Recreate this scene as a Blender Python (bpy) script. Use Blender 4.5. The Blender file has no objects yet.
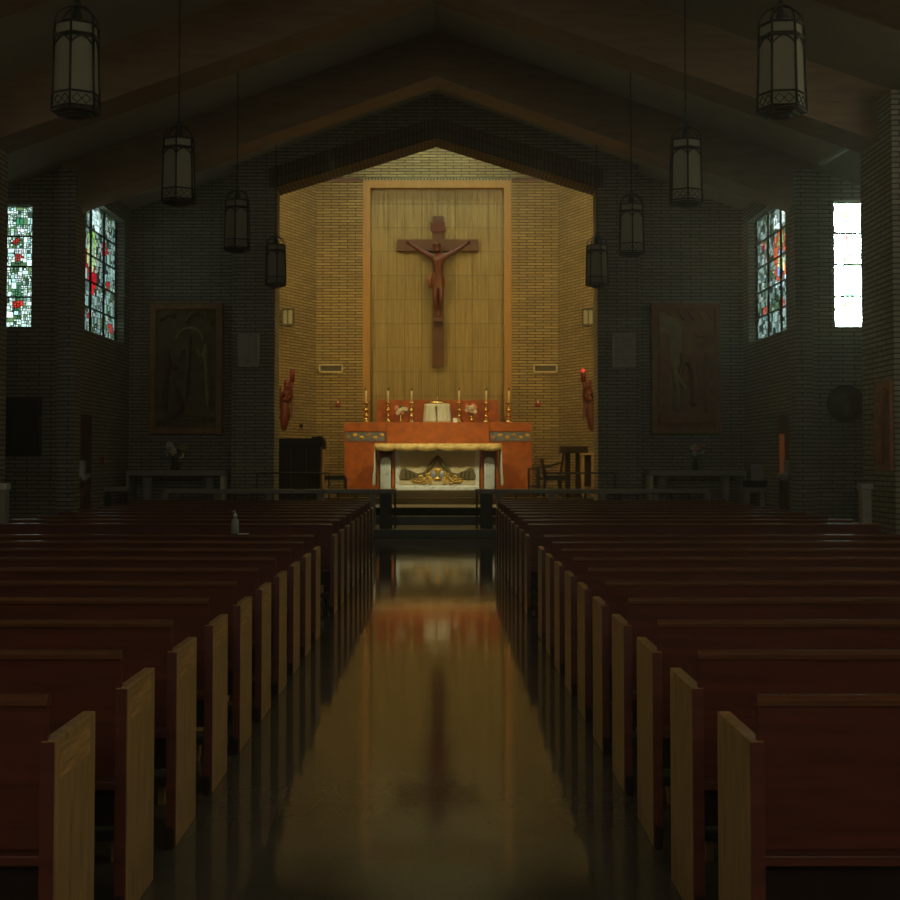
import bpy, bmesh, math, random
from mathutils import Vector, Matrix
PI = math.pi
S = bpy.context.scene
COL = S.collection
# ------------------------------------------------------------------ camera
TILT = math.radians(2.0)
F = 1400.0 * math.cos(TILT)
CX, CY = 441.5, 457.5 - F * math.tan(TILT)
CAMX, CAMZ = 0.108, 1.56
cam = bpy.data.cameras.new('camera'); camo = bpy.data.objects.new('camera', cam); COL.objects.link(camo)
cam.sensor_width = 36; cam.lens = 36 * F / 900
cam.shift_x = (450 - CX) / 900; cam.shift_y = (CY - 450) / 900
camo.location = (CAMX, 0, CAMZ); camo.rotation_euler = (PI/2 + TILT, 0, 0)
cam.clip_end = 200; S.camera = camo

def pt(px, py, D):
    """photo pixel + distance along the nave -> metres (x, z)"""
    r = (CY - py) / F; c, s = math.cos(TILT), math.sin(TILT)
    dz = D * (r*c + s) / (c - r*s)
    dep = D*c + dz*s
    return CAMX + (px - CX) * dep / F, CAMZ + dz

# ------------------------------------------------------------------ world, lights, exposure
W = bpy.data.worlds.new('sky'); S.world = W; W.use_nodes = True
wn = W.node_tree; wn.nodes.clear()
wo = wn.nodes.new('ShaderNodeOutputWorld'); bg = wn.nodes.new('ShaderNodeBackground')
tc = wn.nodes.new('ShaderNodeTexCoord')
vm = wn.nodes.new('ShaderNodeVectorMath'); vm.operation = 'DOT_PRODUCT'
sx, sz = pt(871, 262, 24.7)
sd = Vector((sx - CAMX, 24.7, sz - CAMZ)).normalized()
vm.inputs[1].default_value = sd
wn.links.new(tc.outputs['Generated'], vm.inputs[0])
mr = wn.nodes.new('ShaderNodeMapRange'); mr.inputs[1].default_value = 0.9983; mr.inputs[2].default_value = 0.9994
mr.inputs[3].default_value = 1.8; mr.inputs[4].default_value = 110.0; mr.interpolation_type = 'SMOOTHSTEP'
wn.links.new(vm.outputs['Value'], mr.inputs[0])
bg.inputs[0].default_value = (0.88, 1.0, 0.90, 1)
wn.links.new(mr.outputs[0], bg.inputs[1]); wn.links.new(bg.outputs[0], wo.inputs[0])

def area(name, loc, target, sx_, sy_, power, color, spread=PI):
    l = bpy.data.lights.new(name, 'AREA'); l.shape = 'RECTANGLE'; l.size = sx_; l.size_y = sy_
    l.energy = power; l.color = color; l.spread = spread
    o = bpy.data.objects.new(name, l); COL.objects.link(o); o.location = loc
    o.rotation_euler = (Vector(target) - Vector(loc)).to_track_quat('-Z', 'Y').to_euler()
    return o
WARM = (1.0, 0.68, 0.19)
# lamps hidden behind the chancel arch and its pillars, and daylight from the chancel rooflight
for s in (-1, 1):
    area('chancel_lamp', (s*2.1, 29.65, 8.15), (s*1.2, 34.6, 1.6), .9, .25, 30, WARM, math.radians(150))
    area('chancel_strip', (s*3.95, 29.75, 4.4), (s*1.4, 35, 4.2), .3, 3.2, 42, WARM, math.radians(150))
    area('chancel_wall_wash', (s*2.4, 32.0, 9.3), (s*2.7, 35.0, 2.2), 1.4, .3, 22, WARM, math.radians(120))
area('chancel_down', (0, 30.3, 9.2), (0, 33.0, .8), .7, .3, 34, WARM, math.radians(110))
area('chancel_rooflight', (0, 34.2, 9.85), (0, 35.2, 7.2), 3.4, .5, 34, (.80, 1.0, .72), math.radians(150))
# two ceiling spotlights fixed behind the last roof beam, aimed at the altar
for s in (-1, 1):
    l = bpy.data.lights.new('altar_spotlight', 'SPOT'); l.energy = 1150; l.color = (1, .92, .52); l.spot_size = math.radians(26); l.spot_blend = 1; l.shadow_soft_size = .06
    o = bpy.data.objects.new('altar_spotlight', l); COL.objects.link(o); o.location = (s*2.0, 25.6, 7.2)
    o.rotation_euler = (Vector((s*-.3, 33.0, 1.35)) - o.location).to_track_quat('-Z', 'Y').to_euler()
# unseen fill light added behind the camera to lift the nave
area('rear_fill', (0, -8.3, 6.0), (0, 12, 3.5), 6, 3.5, 185, (1, .93, .74))
for s, pw in ((-1, 16), (1, 130)):
    area('aisle_fill', (s*8.1, 5, 5.9), (-s*1.0, 5, 7.6), 24, .9, pw, (1.0, .93, .72))  # added unseen uplights along the aisles, brightening the ceiling
S.view_settings.view_transform = 'Standard'; S.view_settings.look = 'None'
S.view_settings.exposure = 0.0; S.view_settings.gamma = 1.0; S.view_settings.use_curve_mapping = False
S.cycles.max_bounces = 8; S.cycles.transparent_max_bounces = 12
S.cycles.sample_clamp_indirect = 4; S.cycles.use_denoising = True

# ------------------------------------------------------------------ materials
def srgb(r, g, b):
    return tuple(((c/255)/12.92 if c/255 <= .04045 else ((c/255+.055)/1.055)**2.4) for c in (r, g, b)) + (1,)
MATS = {}
def mat(name, col, rough=.6, metal=0, noise=.15, nscale=8, stretch=(1, 1, 1), bump=0, emit=None, coat=0, spec=.5, sheen=0):
    m = bpy.data.materials.new(name); m.use_nodes = True; nt = m.node_tree; b = nt.nodes['Principled BSDF']
    if len(col) == 3: col = tuple(col) + (1,)
    b.inputs['Roughness'].default_value = rough; b.inputs['Metallic'].default_value = metal
    b.inputs['Coat Weight'].default_value = coat; b.inputs['Specular IOR Level'].default_value = spec
    t = nt.nodes.new('ShaderNodeTexCoord'); mp = nt.nodes.new('ShaderNodeMapping'); mp.inputs['Scale'].default_value = stretch
    n = nt.nodes.new('ShaderNodeTexNoise'); n.inputs['Scale'].default_value = nscale; n.inputs['Detail'].default_value = 5
    nt.links.new(t.outputs['Object'], mp.inputs[0]); nt.links.new(mp.outputs[0], n.inputs['Vector'])
    r = nt.nodes.new('ShaderNodeValToRGB')
    r.color_ramp.elements[0].position = .3; r.color_ramp.elements[1].position = .7
    r.color_ramp.elements[0].color = tuple(c*(1-noise) for c in col[:3]) + (1,)
    r.color_ramp.elements[1].color = tuple(min(1, c*(1+noise)) for c in col[:3]) + (1,)
    nt.links.new(n.outputs['Fac'], r.inputs[0]); nt.links.new(r.outputs[0], b.inputs['Base Color'])
    if bump:
        bp = nt.nodes.new('ShaderNodeBump'); bp.inputs['Strength'].default_value = bump; bp.inputs['Distance'].default_value = .01
        nt.links.new(n.outputs['Fac'], bp.inputs['Height']); nt.links.new(bp.outputs[0], b.inputs['Normal'])
    if emit:
        b.inputs['Emission Color'].default_value = tuple(emit[:3]) + (1,); b.inputs['Emission Strength'].default_value = emit[3]
    MATS[name] = m; return m

def brick_mat(name, c1, c2, mortar, bw=.41, bh=.0725, ms=.011, soldier=False, rough=.75):
    m = bpy.data.materials.new(name); m.use_nodes = True; nt = m.node_tree; b = nt.nodes['Principled BSDF']
    b.inputs['Roughness'].default_value = rough
    uv = nt.nodes.new('ShaderNodeUVMap'); uv.uv_map = 'UVMap'
    br = nt.nodes.new('ShaderNodeTexBrick')
    br.inputs['Color1'].default_value = c1 + (1,); br.inputs['Color2'].default_value = c2 + (1,)
    br.inputs['Mortar'].default_value = mortar + (1,); br.inputs['Scale'].default_value = 1
    br.inputs['Brick Width'].default_value = bw; br.inputs['Row Height'].default_value = bh
    br.inputs['Mortar Size'].default_value = ms; br.inputs['Mortar Smooth'].default_value = .2
    br.offset = 0 if soldier else .5
    nt.links.new(uv.outputs[0], br.inputs['Vector'])
    n = nt.nodes.new('ShaderNodeTexNoise'); n.inputs['Scale'].default_value = 1.3; n.inputs['Detail'].default_value = 6
    nt.links.new(uv.outputs[0], n.inputs['Vector'])
    mx = nt.nodes.new('ShaderNodeMixRGB'); mx.blend_type = 'MULTIPLY'; mx.inputs[0].default_value = .45
    nt.links.new(br.outputs['Color'], mx.inputs[1]); nt.links.new(n.outputs['Fac'], mx.inputs[2])
    hs = nt.nodes.new('ShaderNodeBrightContrast'); hs.inputs['Bright'].default_value = 0
    nt.links.new(mx.outputs[0], b.inputs['Base Color'])
    bp = nt.nodes.new('ShaderNodeBump'); bp.invert = True; bp.inputs['Strength'].default_value = .8; bp.inputs['Distance'].default_value = .012
    nt.links.new(br.outputs['Fac'], bp.inputs['Height']); nt.links.new(bp.outputs[0], b.inputs['Normal'])
    MATS[name] = m; return m

brick_mat('brick', (.60, .43, .165), (.42, .285, .105), (.04, .032, .018), ms=.0125)
brick_mat('nave_lit_brick', (.60, .55, .41), (.46, .41, .30), (.05, .045, .035), ms=.011)  # same brick as in the chancel, with the greyer nave light in its colour
brick_mat('soldier', (.34, .25, .15), (.25, .17, .10), (.04, .03, .02), bw=.083, bh=.22, ms=.018, soldier=True)
brick_mat('soldier_tan', (.50, .42, .24), (.40, .32, .18), (.06, .05, .03), bw=.083, bh=.2, ms=.02, soldier=True)
mat('plaster', (.55, .45, .32), .9, noise=.06, nscale=2)
mat('beam_wood', (.34, .21, .11), .6, noise=.2, nscale=4, stretch=(.5, 3, 3))
mat('oak', (.52, .31, .12), .28, noise=.28, nscale=9, stretch=(3, 3, .5), bump=.05)
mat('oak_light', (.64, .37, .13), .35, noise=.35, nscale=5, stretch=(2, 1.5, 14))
mat('mahogany', (.125, .029, .017), .40, noise=.25, nscale=6, stretch=(.5, 3, 5), bump=.03)
mat('rail_wood', (.15, .055, .024), .2, noise=.25, nscale=6, stretch=(.4, 3, 5), coat=.6)
mat('dark_wood', (.030, .014, .009), .5, noise=.25, nscale=8, spec=.2)
mat('black_wood', (.014, .011, .009), .4, noise=.2)
mat('frame_wood', (.44, .23, .055), .45, noise=.12, nscale=4, stretch=(2, 2, .4))
mat('cross_wood', (.13, .055, .02), .5, noise=.25, nscale=5, stretch=(2, 2, .5))
mat('loincloth_wood', (.21, .075, .03), .3, noise=.25, nscale=9)
mat('corpus_wood', (.13, .03, .011), .33, noise=.2, nscale=7, coat=.2)
mat('dark_red_glass', (.13, .008, .010), .3, noise=.05)
mat('statue_wood', (.115, .020, .009), .5, noise=.2, nscale=9)
mat('panel_frame', (.40, .17, .055), .45, noise=.2, nscale=6)
mat('relief_gold', (.20, .14, .05), .55, noise=.35, nscale=7)
mat('relief_red', (.20, .05, .03), .55, noise=.3, nscale=9)
mat('relief_brown', (.40, .15, .055), .45, noise=.3, nscale=5)
mat('relief_pale', (.45, .32, .12), .45, noise=.3, nscale=5)
mat('red_marble', (.46, .118, .010), .3, noise=.28, nscale=6, bump=0)
mat('red_marble_dark', (.47, .125, .012), .3, noise=.3, nscale=5)
mat('gold_cloth', (.50, .34, .10), .38, noise=.45, nscale=9, stretch=(1, 1, 2), bump=.6)
mat('white_cloth', (.78, .80, .74), .85, noise=.06, nscale=30)
mat('veil', (.68, .67, .58), .8, noise=.25, nscale=30, stretch=(3, 3, .3))
mat('brass', (.62, .43, .16), .18, metal=1, noise=.1)
mat('gold_relief', (.72, .42, .07), .35, metal=.3, noise=.2)
mat('bronze_relief', (.17, .125, .045), .5, noise=.25, nscale=20)
mat('silver_relief', (.35, .37, .38), .4, metal=.3, noise=.2, nscale=40)
mat('sandstone', (.68, .55, .30), .6, noise=.08)
mat('wax', (.80, .72, .50), .5, noise=.04)
mat('iron', (.05, .047, .045), .45, metal=.6, noise=.2)
mat('bronze_dark', (.035, .03, .026), .4, metal=.5, noise=.2)
mat('grey_marble', (.36, .33, .28), .35, noise=.15, nscale=5)
mat('step_dark', (.10, .10, .10), .4, noise=.15, nscale=4)
mat('carpet', (.075, .05, .02), .95, noise=.15, nscale=40)
mat('white_paint', (.74, .70, .56), .5, noise=.05)
mat('grey_paint', (.40, .40, .36), .5, noise=.05)
mat('vent_dark', (.12, .10, .07), .6)
mat('red_plastic', (.30, .006, .012), .35, noise=.05)
mat('red_light', (.5, .02, .02), .4, emit=(1, .04, .03, 1.2))
mat('black', (.008, .008, .008), .3, noise=.1)
mat('upholstery', (.34, .22, .11), .8, noise=.1, nscale=30)
mat('leaf', (.06, .12, .04), .6, noise=.3)
mat('petal_pink', (.72, .33, .22), .6, noise=.2)
mat('petal_white', (.80, .78, .66), .6, noise=.1)
mat('petal_red', (.45, .08, .05), .6, noise=.1)
mat('clear_plastic', (.28, .30, .26), .25, noise=.05)
mat('tv_black', (.006, .007, .007), .25, noise=.05)
mat('amber_glow', (.4, .1, .03), .5, emit=(1, .26, .05, .05))
mat('kneeler_pad', (.05, .06, .045), .7)

# white marble with veins
def marble_white():
    m = mat('white_marble', (.74, .74, .66), .3, noise=.06, nscale=3)
    nt = m.node_tree; b = nt.nodes['Principled BSDF']
    t = nt.nodes.new('ShaderNodeTexCoord'); n = nt.nodes.new('ShaderNodeTexNoise'); n.inputs['Scale'].default_value = 1.8
    n.inputs['Detail'].default_value = 7; n.inputs['Distortion'].default_value = 1.6
    nt.links.new(t.outputs['Object'], n.inputs['Vector'])
    r = nt.nodes.new('ShaderNodeValToRGB'); e = r.color_ramp.elements
    e[0].position = .485; e[0].color = (.76, .77, .69, 1); e[1].position = .515; e[1].color = (.76, .77, .69, 1)
    k = r.color_ramp.elements.new(.5); k.color = (.52, .52, .46, 1)
    nt.links.new(n.outputs['Fac'], r.inputs[0]); nt.links.new(r.outputs[0], b.inputs['Base Color'])
marble_white()

def gold_tiles():
    m = bpy.data.materials.new('gold_tiles'); m.use_nodes = True; nt = m.node_tree; b = nt.nodes['Principled BSDF']
    uv = nt.nodes.new('ShaderNodeUVMap'); uv.uv_map = 'UVMap'
    mp0 = nt.nodes.new('ShaderNodeMapping'); mp0.inputs['Location'].default_value = (1.67, -.07, 0)
    br = nt.nodes.new('ShaderNodeTexBrick'); br.offset = 0
    br.inputs['Color1'].default_value = (.43, .325, .135, 1); br.inputs['Color2'].default_value = (.37, .28, .115, 1)
    br.inputs['Mortar'].default_value = (.22, .165, .075, 1); br.inputs['Scale'].default_value = 1
    br.inputs['Brick Width'].default_value = .425; br.inputs['Row Height'].default_value = .608; br.inputs['Mortar Size'].default_value = .010
    nt.links.new(uv.outputs[0], mp0.inputs[0]); nt.links.new(mp0.outputs[0], br.inputs['Vector'])
    mp = nt.nodes.new('ShaderNodeMapping'); mp.inputs['Scale'].default_value = (15, .45, 1)
    n = nt.nodes.new('ShaderNodeTexNoise'); n.inputs['Scale'].default_value = 1.6; n.inputs['Detail'].default_value = 8; n.inputs['Roughness'].default_value = .7
    nt.links.new(uv.outputs[0], mp.inputs[0]); nt.links.new(mp.outputs[0], n.inputs['Vector'])
    r = nt.nodes.new('ShaderNodeValToRGB'); r.color_ramp.elements[0].position = .3; r.color_ramp.elements[1].position = .75
    r.color_ramp.elements[0].color = (.55, .53, .47, 1); r.color_ramp.elements[1].color = (1.35, 1.35, 1.35, 1)  # streaks of stain, plus pale daylight streaks put into the tile colour
    nt.links.new(n.outputs['Fac'], r.inputs[0])
    mx = nt.nodes.new('ShaderNodeMixRGB'); mx.blend_type = 'MULTIPLY'; mx.inputs[0].default_value = 1
    nt.links.new(br.outputs['Color'], mx.inputs[1]); nt.links.new(r.outputs[0], mx.inputs[2])
    nt.links.new(mx.outputs[0], b.inputs['Base Color'])
    b.inputs['Roughness'].default_value = .36; b.inputs['Metallic'].default_value = .35
    bp = nt.nodes.new('ShaderNodeBump'); bp.inputs['Strength'].default_value = .9; bp.inputs['Distance'].default_value = .03
    nt.links.new(n.outputs['Fac'], bp.inputs['Height']); nt.links.new(bp.outputs[0], b.inputs['Normal'])
    MATS['gold_tiles'] = m
gold_tiles()

def floor_mat():
    m = bpy.data.materials.new('polished_floor'); m.use_nodes = True; nt = m.node_tree; b = nt.nodes['Principled BSDF']
    uv = nt.nodes.new('ShaderNodeUVMap'); uv.uv_map = 'UVMap'
    br = nt.nodes.new('ShaderNodeTexBrick'); br.offset = 0
    br.inputs['Color1'].default_value = (.118, .110, .082, 1); br.inputs['Color2'].default_value = (.103, .096, .072, 1)
    br.inputs['Mortar'].default_value = (.09, .085, .07, 1); br.inputs['Scale'].default_value = 1
    br.inputs['Brick Width'].default_value = .305; br.inputs['Row Height'].default_value = .305; br.inputs['Mortar Size'].default_value = .0015
    n = nt.nodes.new('ShaderNodeTexNoise'); n.inputs['Scale'].default_value = 60; n.inputs['Detail'].default_value = 4
    mx = nt.nodes.new('ShaderNodeMixRGB'); mx.blend_type = 'OVERLAY'; mx.inputs[0].default_value = .35
    nt.links.new(uv.outputs[0], br.inputs['Vector']); nt.links.new(uv.outputs[0], n.inputs['Vector'])
    nt.links.new(br.outputs['Color'], mx.inputs[1]); nt.links.new(n.outputs['Fac'], mx.inputs[2])
    nt.links.new(mx.outputs[0], b.inputs['Base Color'])
    b.inputs['Roughness'].default_value = .07; b.inputs['IOR'].default_value = 1.27
    n2 = nt.nodes.new('ShaderNodeTexNoise'); n2.inputs['Scale'].default_value = 2.2; n2.inputs['Detail'].default_value = 2
    nt.links.new(uv.outputs[0], n2.inputs['Vector'])
    bp = nt.nodes.new('ShaderNodeBump'); bp.inputs['Strength'].default_value = .12; bp.inputs['Distance'].default_value = .01
    nt.links.new(n2.outputs['Fac'], bp.inputs['Height']); nt.links.new(bp.outputs[0], b.inputs['Normal'])
    MATS['polished_floor'] = m
floor_mat()

def mosaic_mat():
    m = bpy.data.materials.new('mosaic'); m.use_nodes = True; nt = m.node_tree; b = nt.nodes['Principled BSDF']
    t = nt.nodes.new('ShaderNodeTexCoord'); v = nt.nodes.new('ShaderNodeTexVoronoi'); v.inputs['Scale'].default_value = 45
    nt.links.new(t.outputs['Object'], v.inputs['Vector'])
    r = nt.nodes.new('ShaderNodeValToRGB'); r.color_ramp.elements[0].color = (.10, .11, .12, 1); r.color_ramp.elements[1].color = (.30, .31, .33, 1)
    sep = nt.nodes.new('ShaderNodeSeparateColor'); nt.links.new(v.outputs['Color'], sep.inputs[0]); nt.links.new(sep.outputs[0], r.inputs[0])
    nt.links.new(r.outputs[0], b.inputs['Base Color']); b.inputs['Roughness'].default_value = .35
    MATS['mosaic'] = m
mosaic_mat()

def glass_mat():
    m = bpy.data.materials.new('stained_glass'); m.use_nodes = True; nt = m.node_tree; nt.nodes.clear()
    o = nt.nodes.new('ShaderNodeOutputMaterial'); a = nt.nodes.new('ShaderNodeVertexColor'); a.layer_name = 'Col'
    t = nt.nodes.new('ShaderNodeBsdfTransparent'); g = nt.nodes.new('ShaderNodeBsdfGlossy'); g.inputs['Roughness'].default_value = .15
    mx = nt.nodes.new('ShaderNodeMixShader'); mx.inputs[0].default_value = .04
    nt.links.new(a.outputs[0], t.inputs[0]); nt.links.new(t.outputs[0], mx.inputs[1]); nt.links.new(g.outputs[0], mx.inputs[2])
    nt.links.new(mx.outputs[0], o.inputs[0]); MATS['stained_glass'] = m
    m = bpy.data.materials.new('lantern_glass'); m.use_nodes = True; nt = m.node_tree; nt.nodes.clear()
    o = nt.nodes.new('ShaderNodeOutputMaterial'); d = nt.nodes.new('ShaderNodeBsdfDiffuse'); t = nt.nodes.new('ShaderNodeBsdfTranslucent')
    n = nt.nodes.new('ShaderNodeTexNoise'); n.inputs['Scale'].default_value = 5
    r = nt.nodes.new('ShaderNodeValToRGB'); r.color_ramp.elements[0].color = (.54, .50, .36, 1); r.color_ramp.elements[1].color = (.64, .60, .44, 1)
    nt.links.new(n.outputs['Fac'], r.inputs[0])
    for q in (d, t): nt.links.new(r.outputs[0], q.inputs[0])
    mx = nt.nodes.new('ShaderNodeMixShader'); mx.inputs[0].default_value = .45
    nt.links.new(d.outputs[0], mx.inputs[1]); nt.links.new(t.outputs[0], mx.inputs[2]); nt.links.new(mx.outputs[0], o.inputs[0])
    MATS['lantern_glass'] = m
glass_mat()

# ------------------------------------------------------------------ mesh builder
ORIG = {}
class MB:
    def __init__(s): s.v = []; s.f = []; s.c = {}
    def quad(s, pts, col=None):
        i = len(s.v); s.v += [tuple(p) for p in pts]; s.f.append(tuple(range(i, i+len(pts))))
        if col: s.c[len(s.f)-1] = col
        return s
    def box(s, x0, x1, y0, y1, z0, z1):
        i = len(s.v)
        s.v += [(x, y, z) for z in (z0, z1) for y in (y0, y1) for x in (x0, x1)]
        for f in ((0, 2, 3, 1), (4, 5, 7, 6), (0, 1, 5, 4), (2, 6, 7, 3), (0, 4, 6, 2), (1, 3, 7, 5)): s.f.append(tuple(i+k for k in f))
        return s
    def prism(s, poly, a0, a1, axis='y'):
        n = len(poly); i = len(s.v)
        P = {'y': lambda p, a: (p[0], a, p[1]), 'z': lambda p, a: (p[0], p[1], a), 'x': lambda p, a: (a, p[0], p[1])}[axis]
        s.v += [P(p, a0) for p in poly] + [P(p, a1) for p in poly]
        s.f.append(tuple(range(i, i+n))); s.f.append(tuple(range(i+2*n-1, i+n-1, -1)))
        for k in range(n): s.f.append((i+k, i+n+k, i+n+(k+1) % n, i+(k+1) % n))
        return s
    def lathe(s, prof, c, seg=16, ax=None, sxy=(1, 1)):
        i = len(s.v); n = len(prof)
        for r, z in prof:
            for k in range(seg):
                a = 2*PI*k/seg; s.v.append((c[0]+r*math.cos(a)*sxy[0], c[1]+r*math.sin(a)*sxy[1], c[2]+z))
        for j in range(n-1):
            for k in range(seg):
                k2 = (k+1) % seg; s.f.append((i+j*seg+k, i+j*seg+k2, i+(j+1)*seg+k2, i+(j+1)*seg+k))
        s.f.append(tuple(i+k for k in range(seg))[::-1]); s.f.append(tuple(i+(n-1)*seg+k for k in range(seg)))
        return s
    def tube(s, pts, r, seg=8, close=False):
        pts = [Vector(p) for p in pts]; n = len(pts); i = len(s.v)
        rr = r if isinstance(r, (list, tuple)) else [r]*n
        up = Vector((0, 0, 1))
        for j, p in enumerate(pts):
            a = pts[(j-1) % n] if (close or j > 0) else p; b = pts[(j+1) % n] if (close or j < n-1) else p
            t = (b-a).normalized() if (b-a).length > 1e-9 else up
            u = t.cross(Vector((0.31, .95, .11))) if abs(t.dot(Vector((0.31, .95, .11)))) < .95 else t.cross(Vector((1, 0, 0)))
            u.normalize(); w = t.cross(u)
            for k in range(seg):
                an = 2*PI*k/seg; s.v.append(tuple(p + (u*math.cos(an)+w*math.sin(an))*rr[j]))
        m = n if close else n-1
        for j in range(m):
            for k in range(seg):
                k2 = (k+1) % seg; j2 = (j+1) % n
                s.f.append((i+j*seg+k, i+j*seg+k2, i+j2*seg+k2, i+j2*seg+k))
        if not close:
            s.f.append(tuple(i+k for k in range(seg))[::-1]); s.f.append(tuple(i+(n-1)*seg+k for k in range(seg)))
        return s
    def ball(s, c, r, seg=12, rings=8, sc=(1, 1, 1)):
        i = len(s.v)
        s.v.append((c[0], c[1], c[2]-r*sc[2]))
        for j in range(1, rings):
            ph = -PI/2 + PI*j/rings
            for k in range(seg):
                a = 2*PI*k/seg
                s.v.append((c[0]+r*sc[0]*math.cos(ph)*math.cos(a), c[1]+r*sc[1]*math.cos(ph)*math.sin(a), c[2]+r*sc[2]*math.sin(ph)))
        s.v.append((c[0], c[1], c[2]+r*sc[2])); top = len(s.v)-1
        for k in range(seg):
            k2 = (k+1) % seg
            s.f.append((i, i+1+k2, i+1+k)); s.f.append((top, i+1+(rings-2)*seg+k, i+1+(rings-2)*seg+k2))
            for j in range(rings-2):
                s.f.append((i+1+j*seg+k, i+1+j*seg+k2, i+1+(j+1)*seg+k2, i+1+(j+1)*seg+k))
        return s
    def build(s, name, m, parent=None, smooth=False, bevel=0, at=None):
        if parent is not None: org = Vector(ORIG[parent.name])
        elif at is not None: org = Vector(at)
        else:
            xs = [v[0] for v in s.v]; ys = [v[1] for v in s.v]; zs = [v[2] for v in s.v]
            org = Vector(((min(xs)+max(xs))/2, (min(ys)+max(ys))/2, min(zs)))
        me = bpy.data.meshes.new(name)
        me.from_pydata([tuple(Vector(v)-org) for v in s.v], [], s.f)
        bm = bmesh.new(); bm.from_mesh(me)
        if not s.c: bmesh.ops.recalc_face_normals(bm, faces=bm.faces)
        uvl = bm.loops.layers.uv.new('UVMap')
        for f in bm.faces:
            n = f.normal; f.smooth = smooth
            for l in f.loops:
                p = l.vert.co + org
                if abs(n.z) > .7: l[uvl].uv = (p.x, p.y)
                else:
                    h = Vector((-n.y, n.x, 0)).normalized(); l[uvl].uv = (p.x*h.x+p.y*h.y, p.z)
        bm.to_mesh(me); bm.free()
        if s.c:
            ca = me.color_attributes.new('Col', 'FLOAT_COLOR', 'CORNER')
            for p in me.polygons:
                c = s.c.get(p.index, (0, 0, 0))
                for li in p.loop_indices: ca.data[li].color = tuple(c)+(1,)
        me.materials.append(MATS[m])
        o = bpy.data.objects.new(name, me); COL.objects.link(o)
        if parent is not None: o.parent = parent; 
        else: o.location = org
        ORIG[o.name] = tuple(org)
        if bevel:
            b = o.modifiers.new('bevel', 'BEVEL'); b.width = bevel; b.segments = 2; b.limit_method = 'ANGLE'
        return o
def tag(o, label=None, cat=None, group=None, kind=None):
    if label: o['label'] = label
    if cat: o['category'] = cat
    if group: o['group'] = group
    if kind: o['kind'] = kind
    return o
def empty(name, loc, label, cat, group=None):
    o = bpy.data.objects.new(name, None); COL.objects.link(o); o.location = loc; o.empty_display_size = .1
    ORIG[o.name] = tuple(loc); return tag(o, label, cat, group)
def struct(o, label=None): return tag(o, label, kind='structure')
def copy_tree(o, parent=None):
    c = o.copy(); COL.objects.link(c)
    if parent is not None: c.parent = parent
    for ch in [x for x in bpy.data.objects if x.parent == o]: copy_tree(ch, c)
    return c
def B(*a): return MB().box(*a)
ORD = ['first', 'second', 'third', 'fourth', 'fifth', 'sixth', 'seventh', 'eighth', 'ninth', 'tenth']

# ------------------------------------------------------------------ STRUCTURE
AP, SL = 9.04, .357                       # ridge height, roof slope
def roof(x): return AP - SL*abs(x)
CH = 28.5                                  # distance of the chancel arch
WX = 6.42                                  # inner side wall
struct(B(-8.6, 8.6, -9, 29.3, -.2, 0).build('floor', 'polished_floor'))
struct(MB().prism([(0, AP), (6.9, roof(6.9)), (6.9, roof(6.9)+.25), (0, AP+.25), (-6.9, roof(6.9)+.25), (-6.9, roof(6.9))], -9, 29.6).build('ceiling', 'plaster'))
for s, nm in ((-1, 'left'), (1, 'right')):
    struct(MB().prism([(s*6.9, roof(6.9)), (s*8.65, roof(8.65)), (s*8.65, roof(8.65)+.25), (s*6.9, roof(6.9)+.25)], -9, 24.9).build('ceiling_%s' % nm, 'plaster'))
PIER = [24.3, 19.55, 14.8, 10.05, 5.3, .55, -4.2]
for i, y in enumerate(PIER):
    w = 6.54 if i == 0 else 6.9; d = .8
    struct(MB().prism([(0, AP+.1), (w, roof(w)+.1), (w, roof(w)-d), (0, AP-d), (-w, roof(w)-d), (-w, roof(w)+.1)], y, y+.8).build('ceiling_beam', 'beam_wood'))
    for s in (-1, 1):
        xs = sorted((s*6.25, s*(6.55 if i == 0 else 6.895))); ya, yb = (24.2, 24.59) if i == 0 else (y-.6, y+.85)
        struct(B(xs[0], xs[1], ya, yb, 0, roof(6.89)).build('wall_pier', 'nave_lit_brick'))

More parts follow.
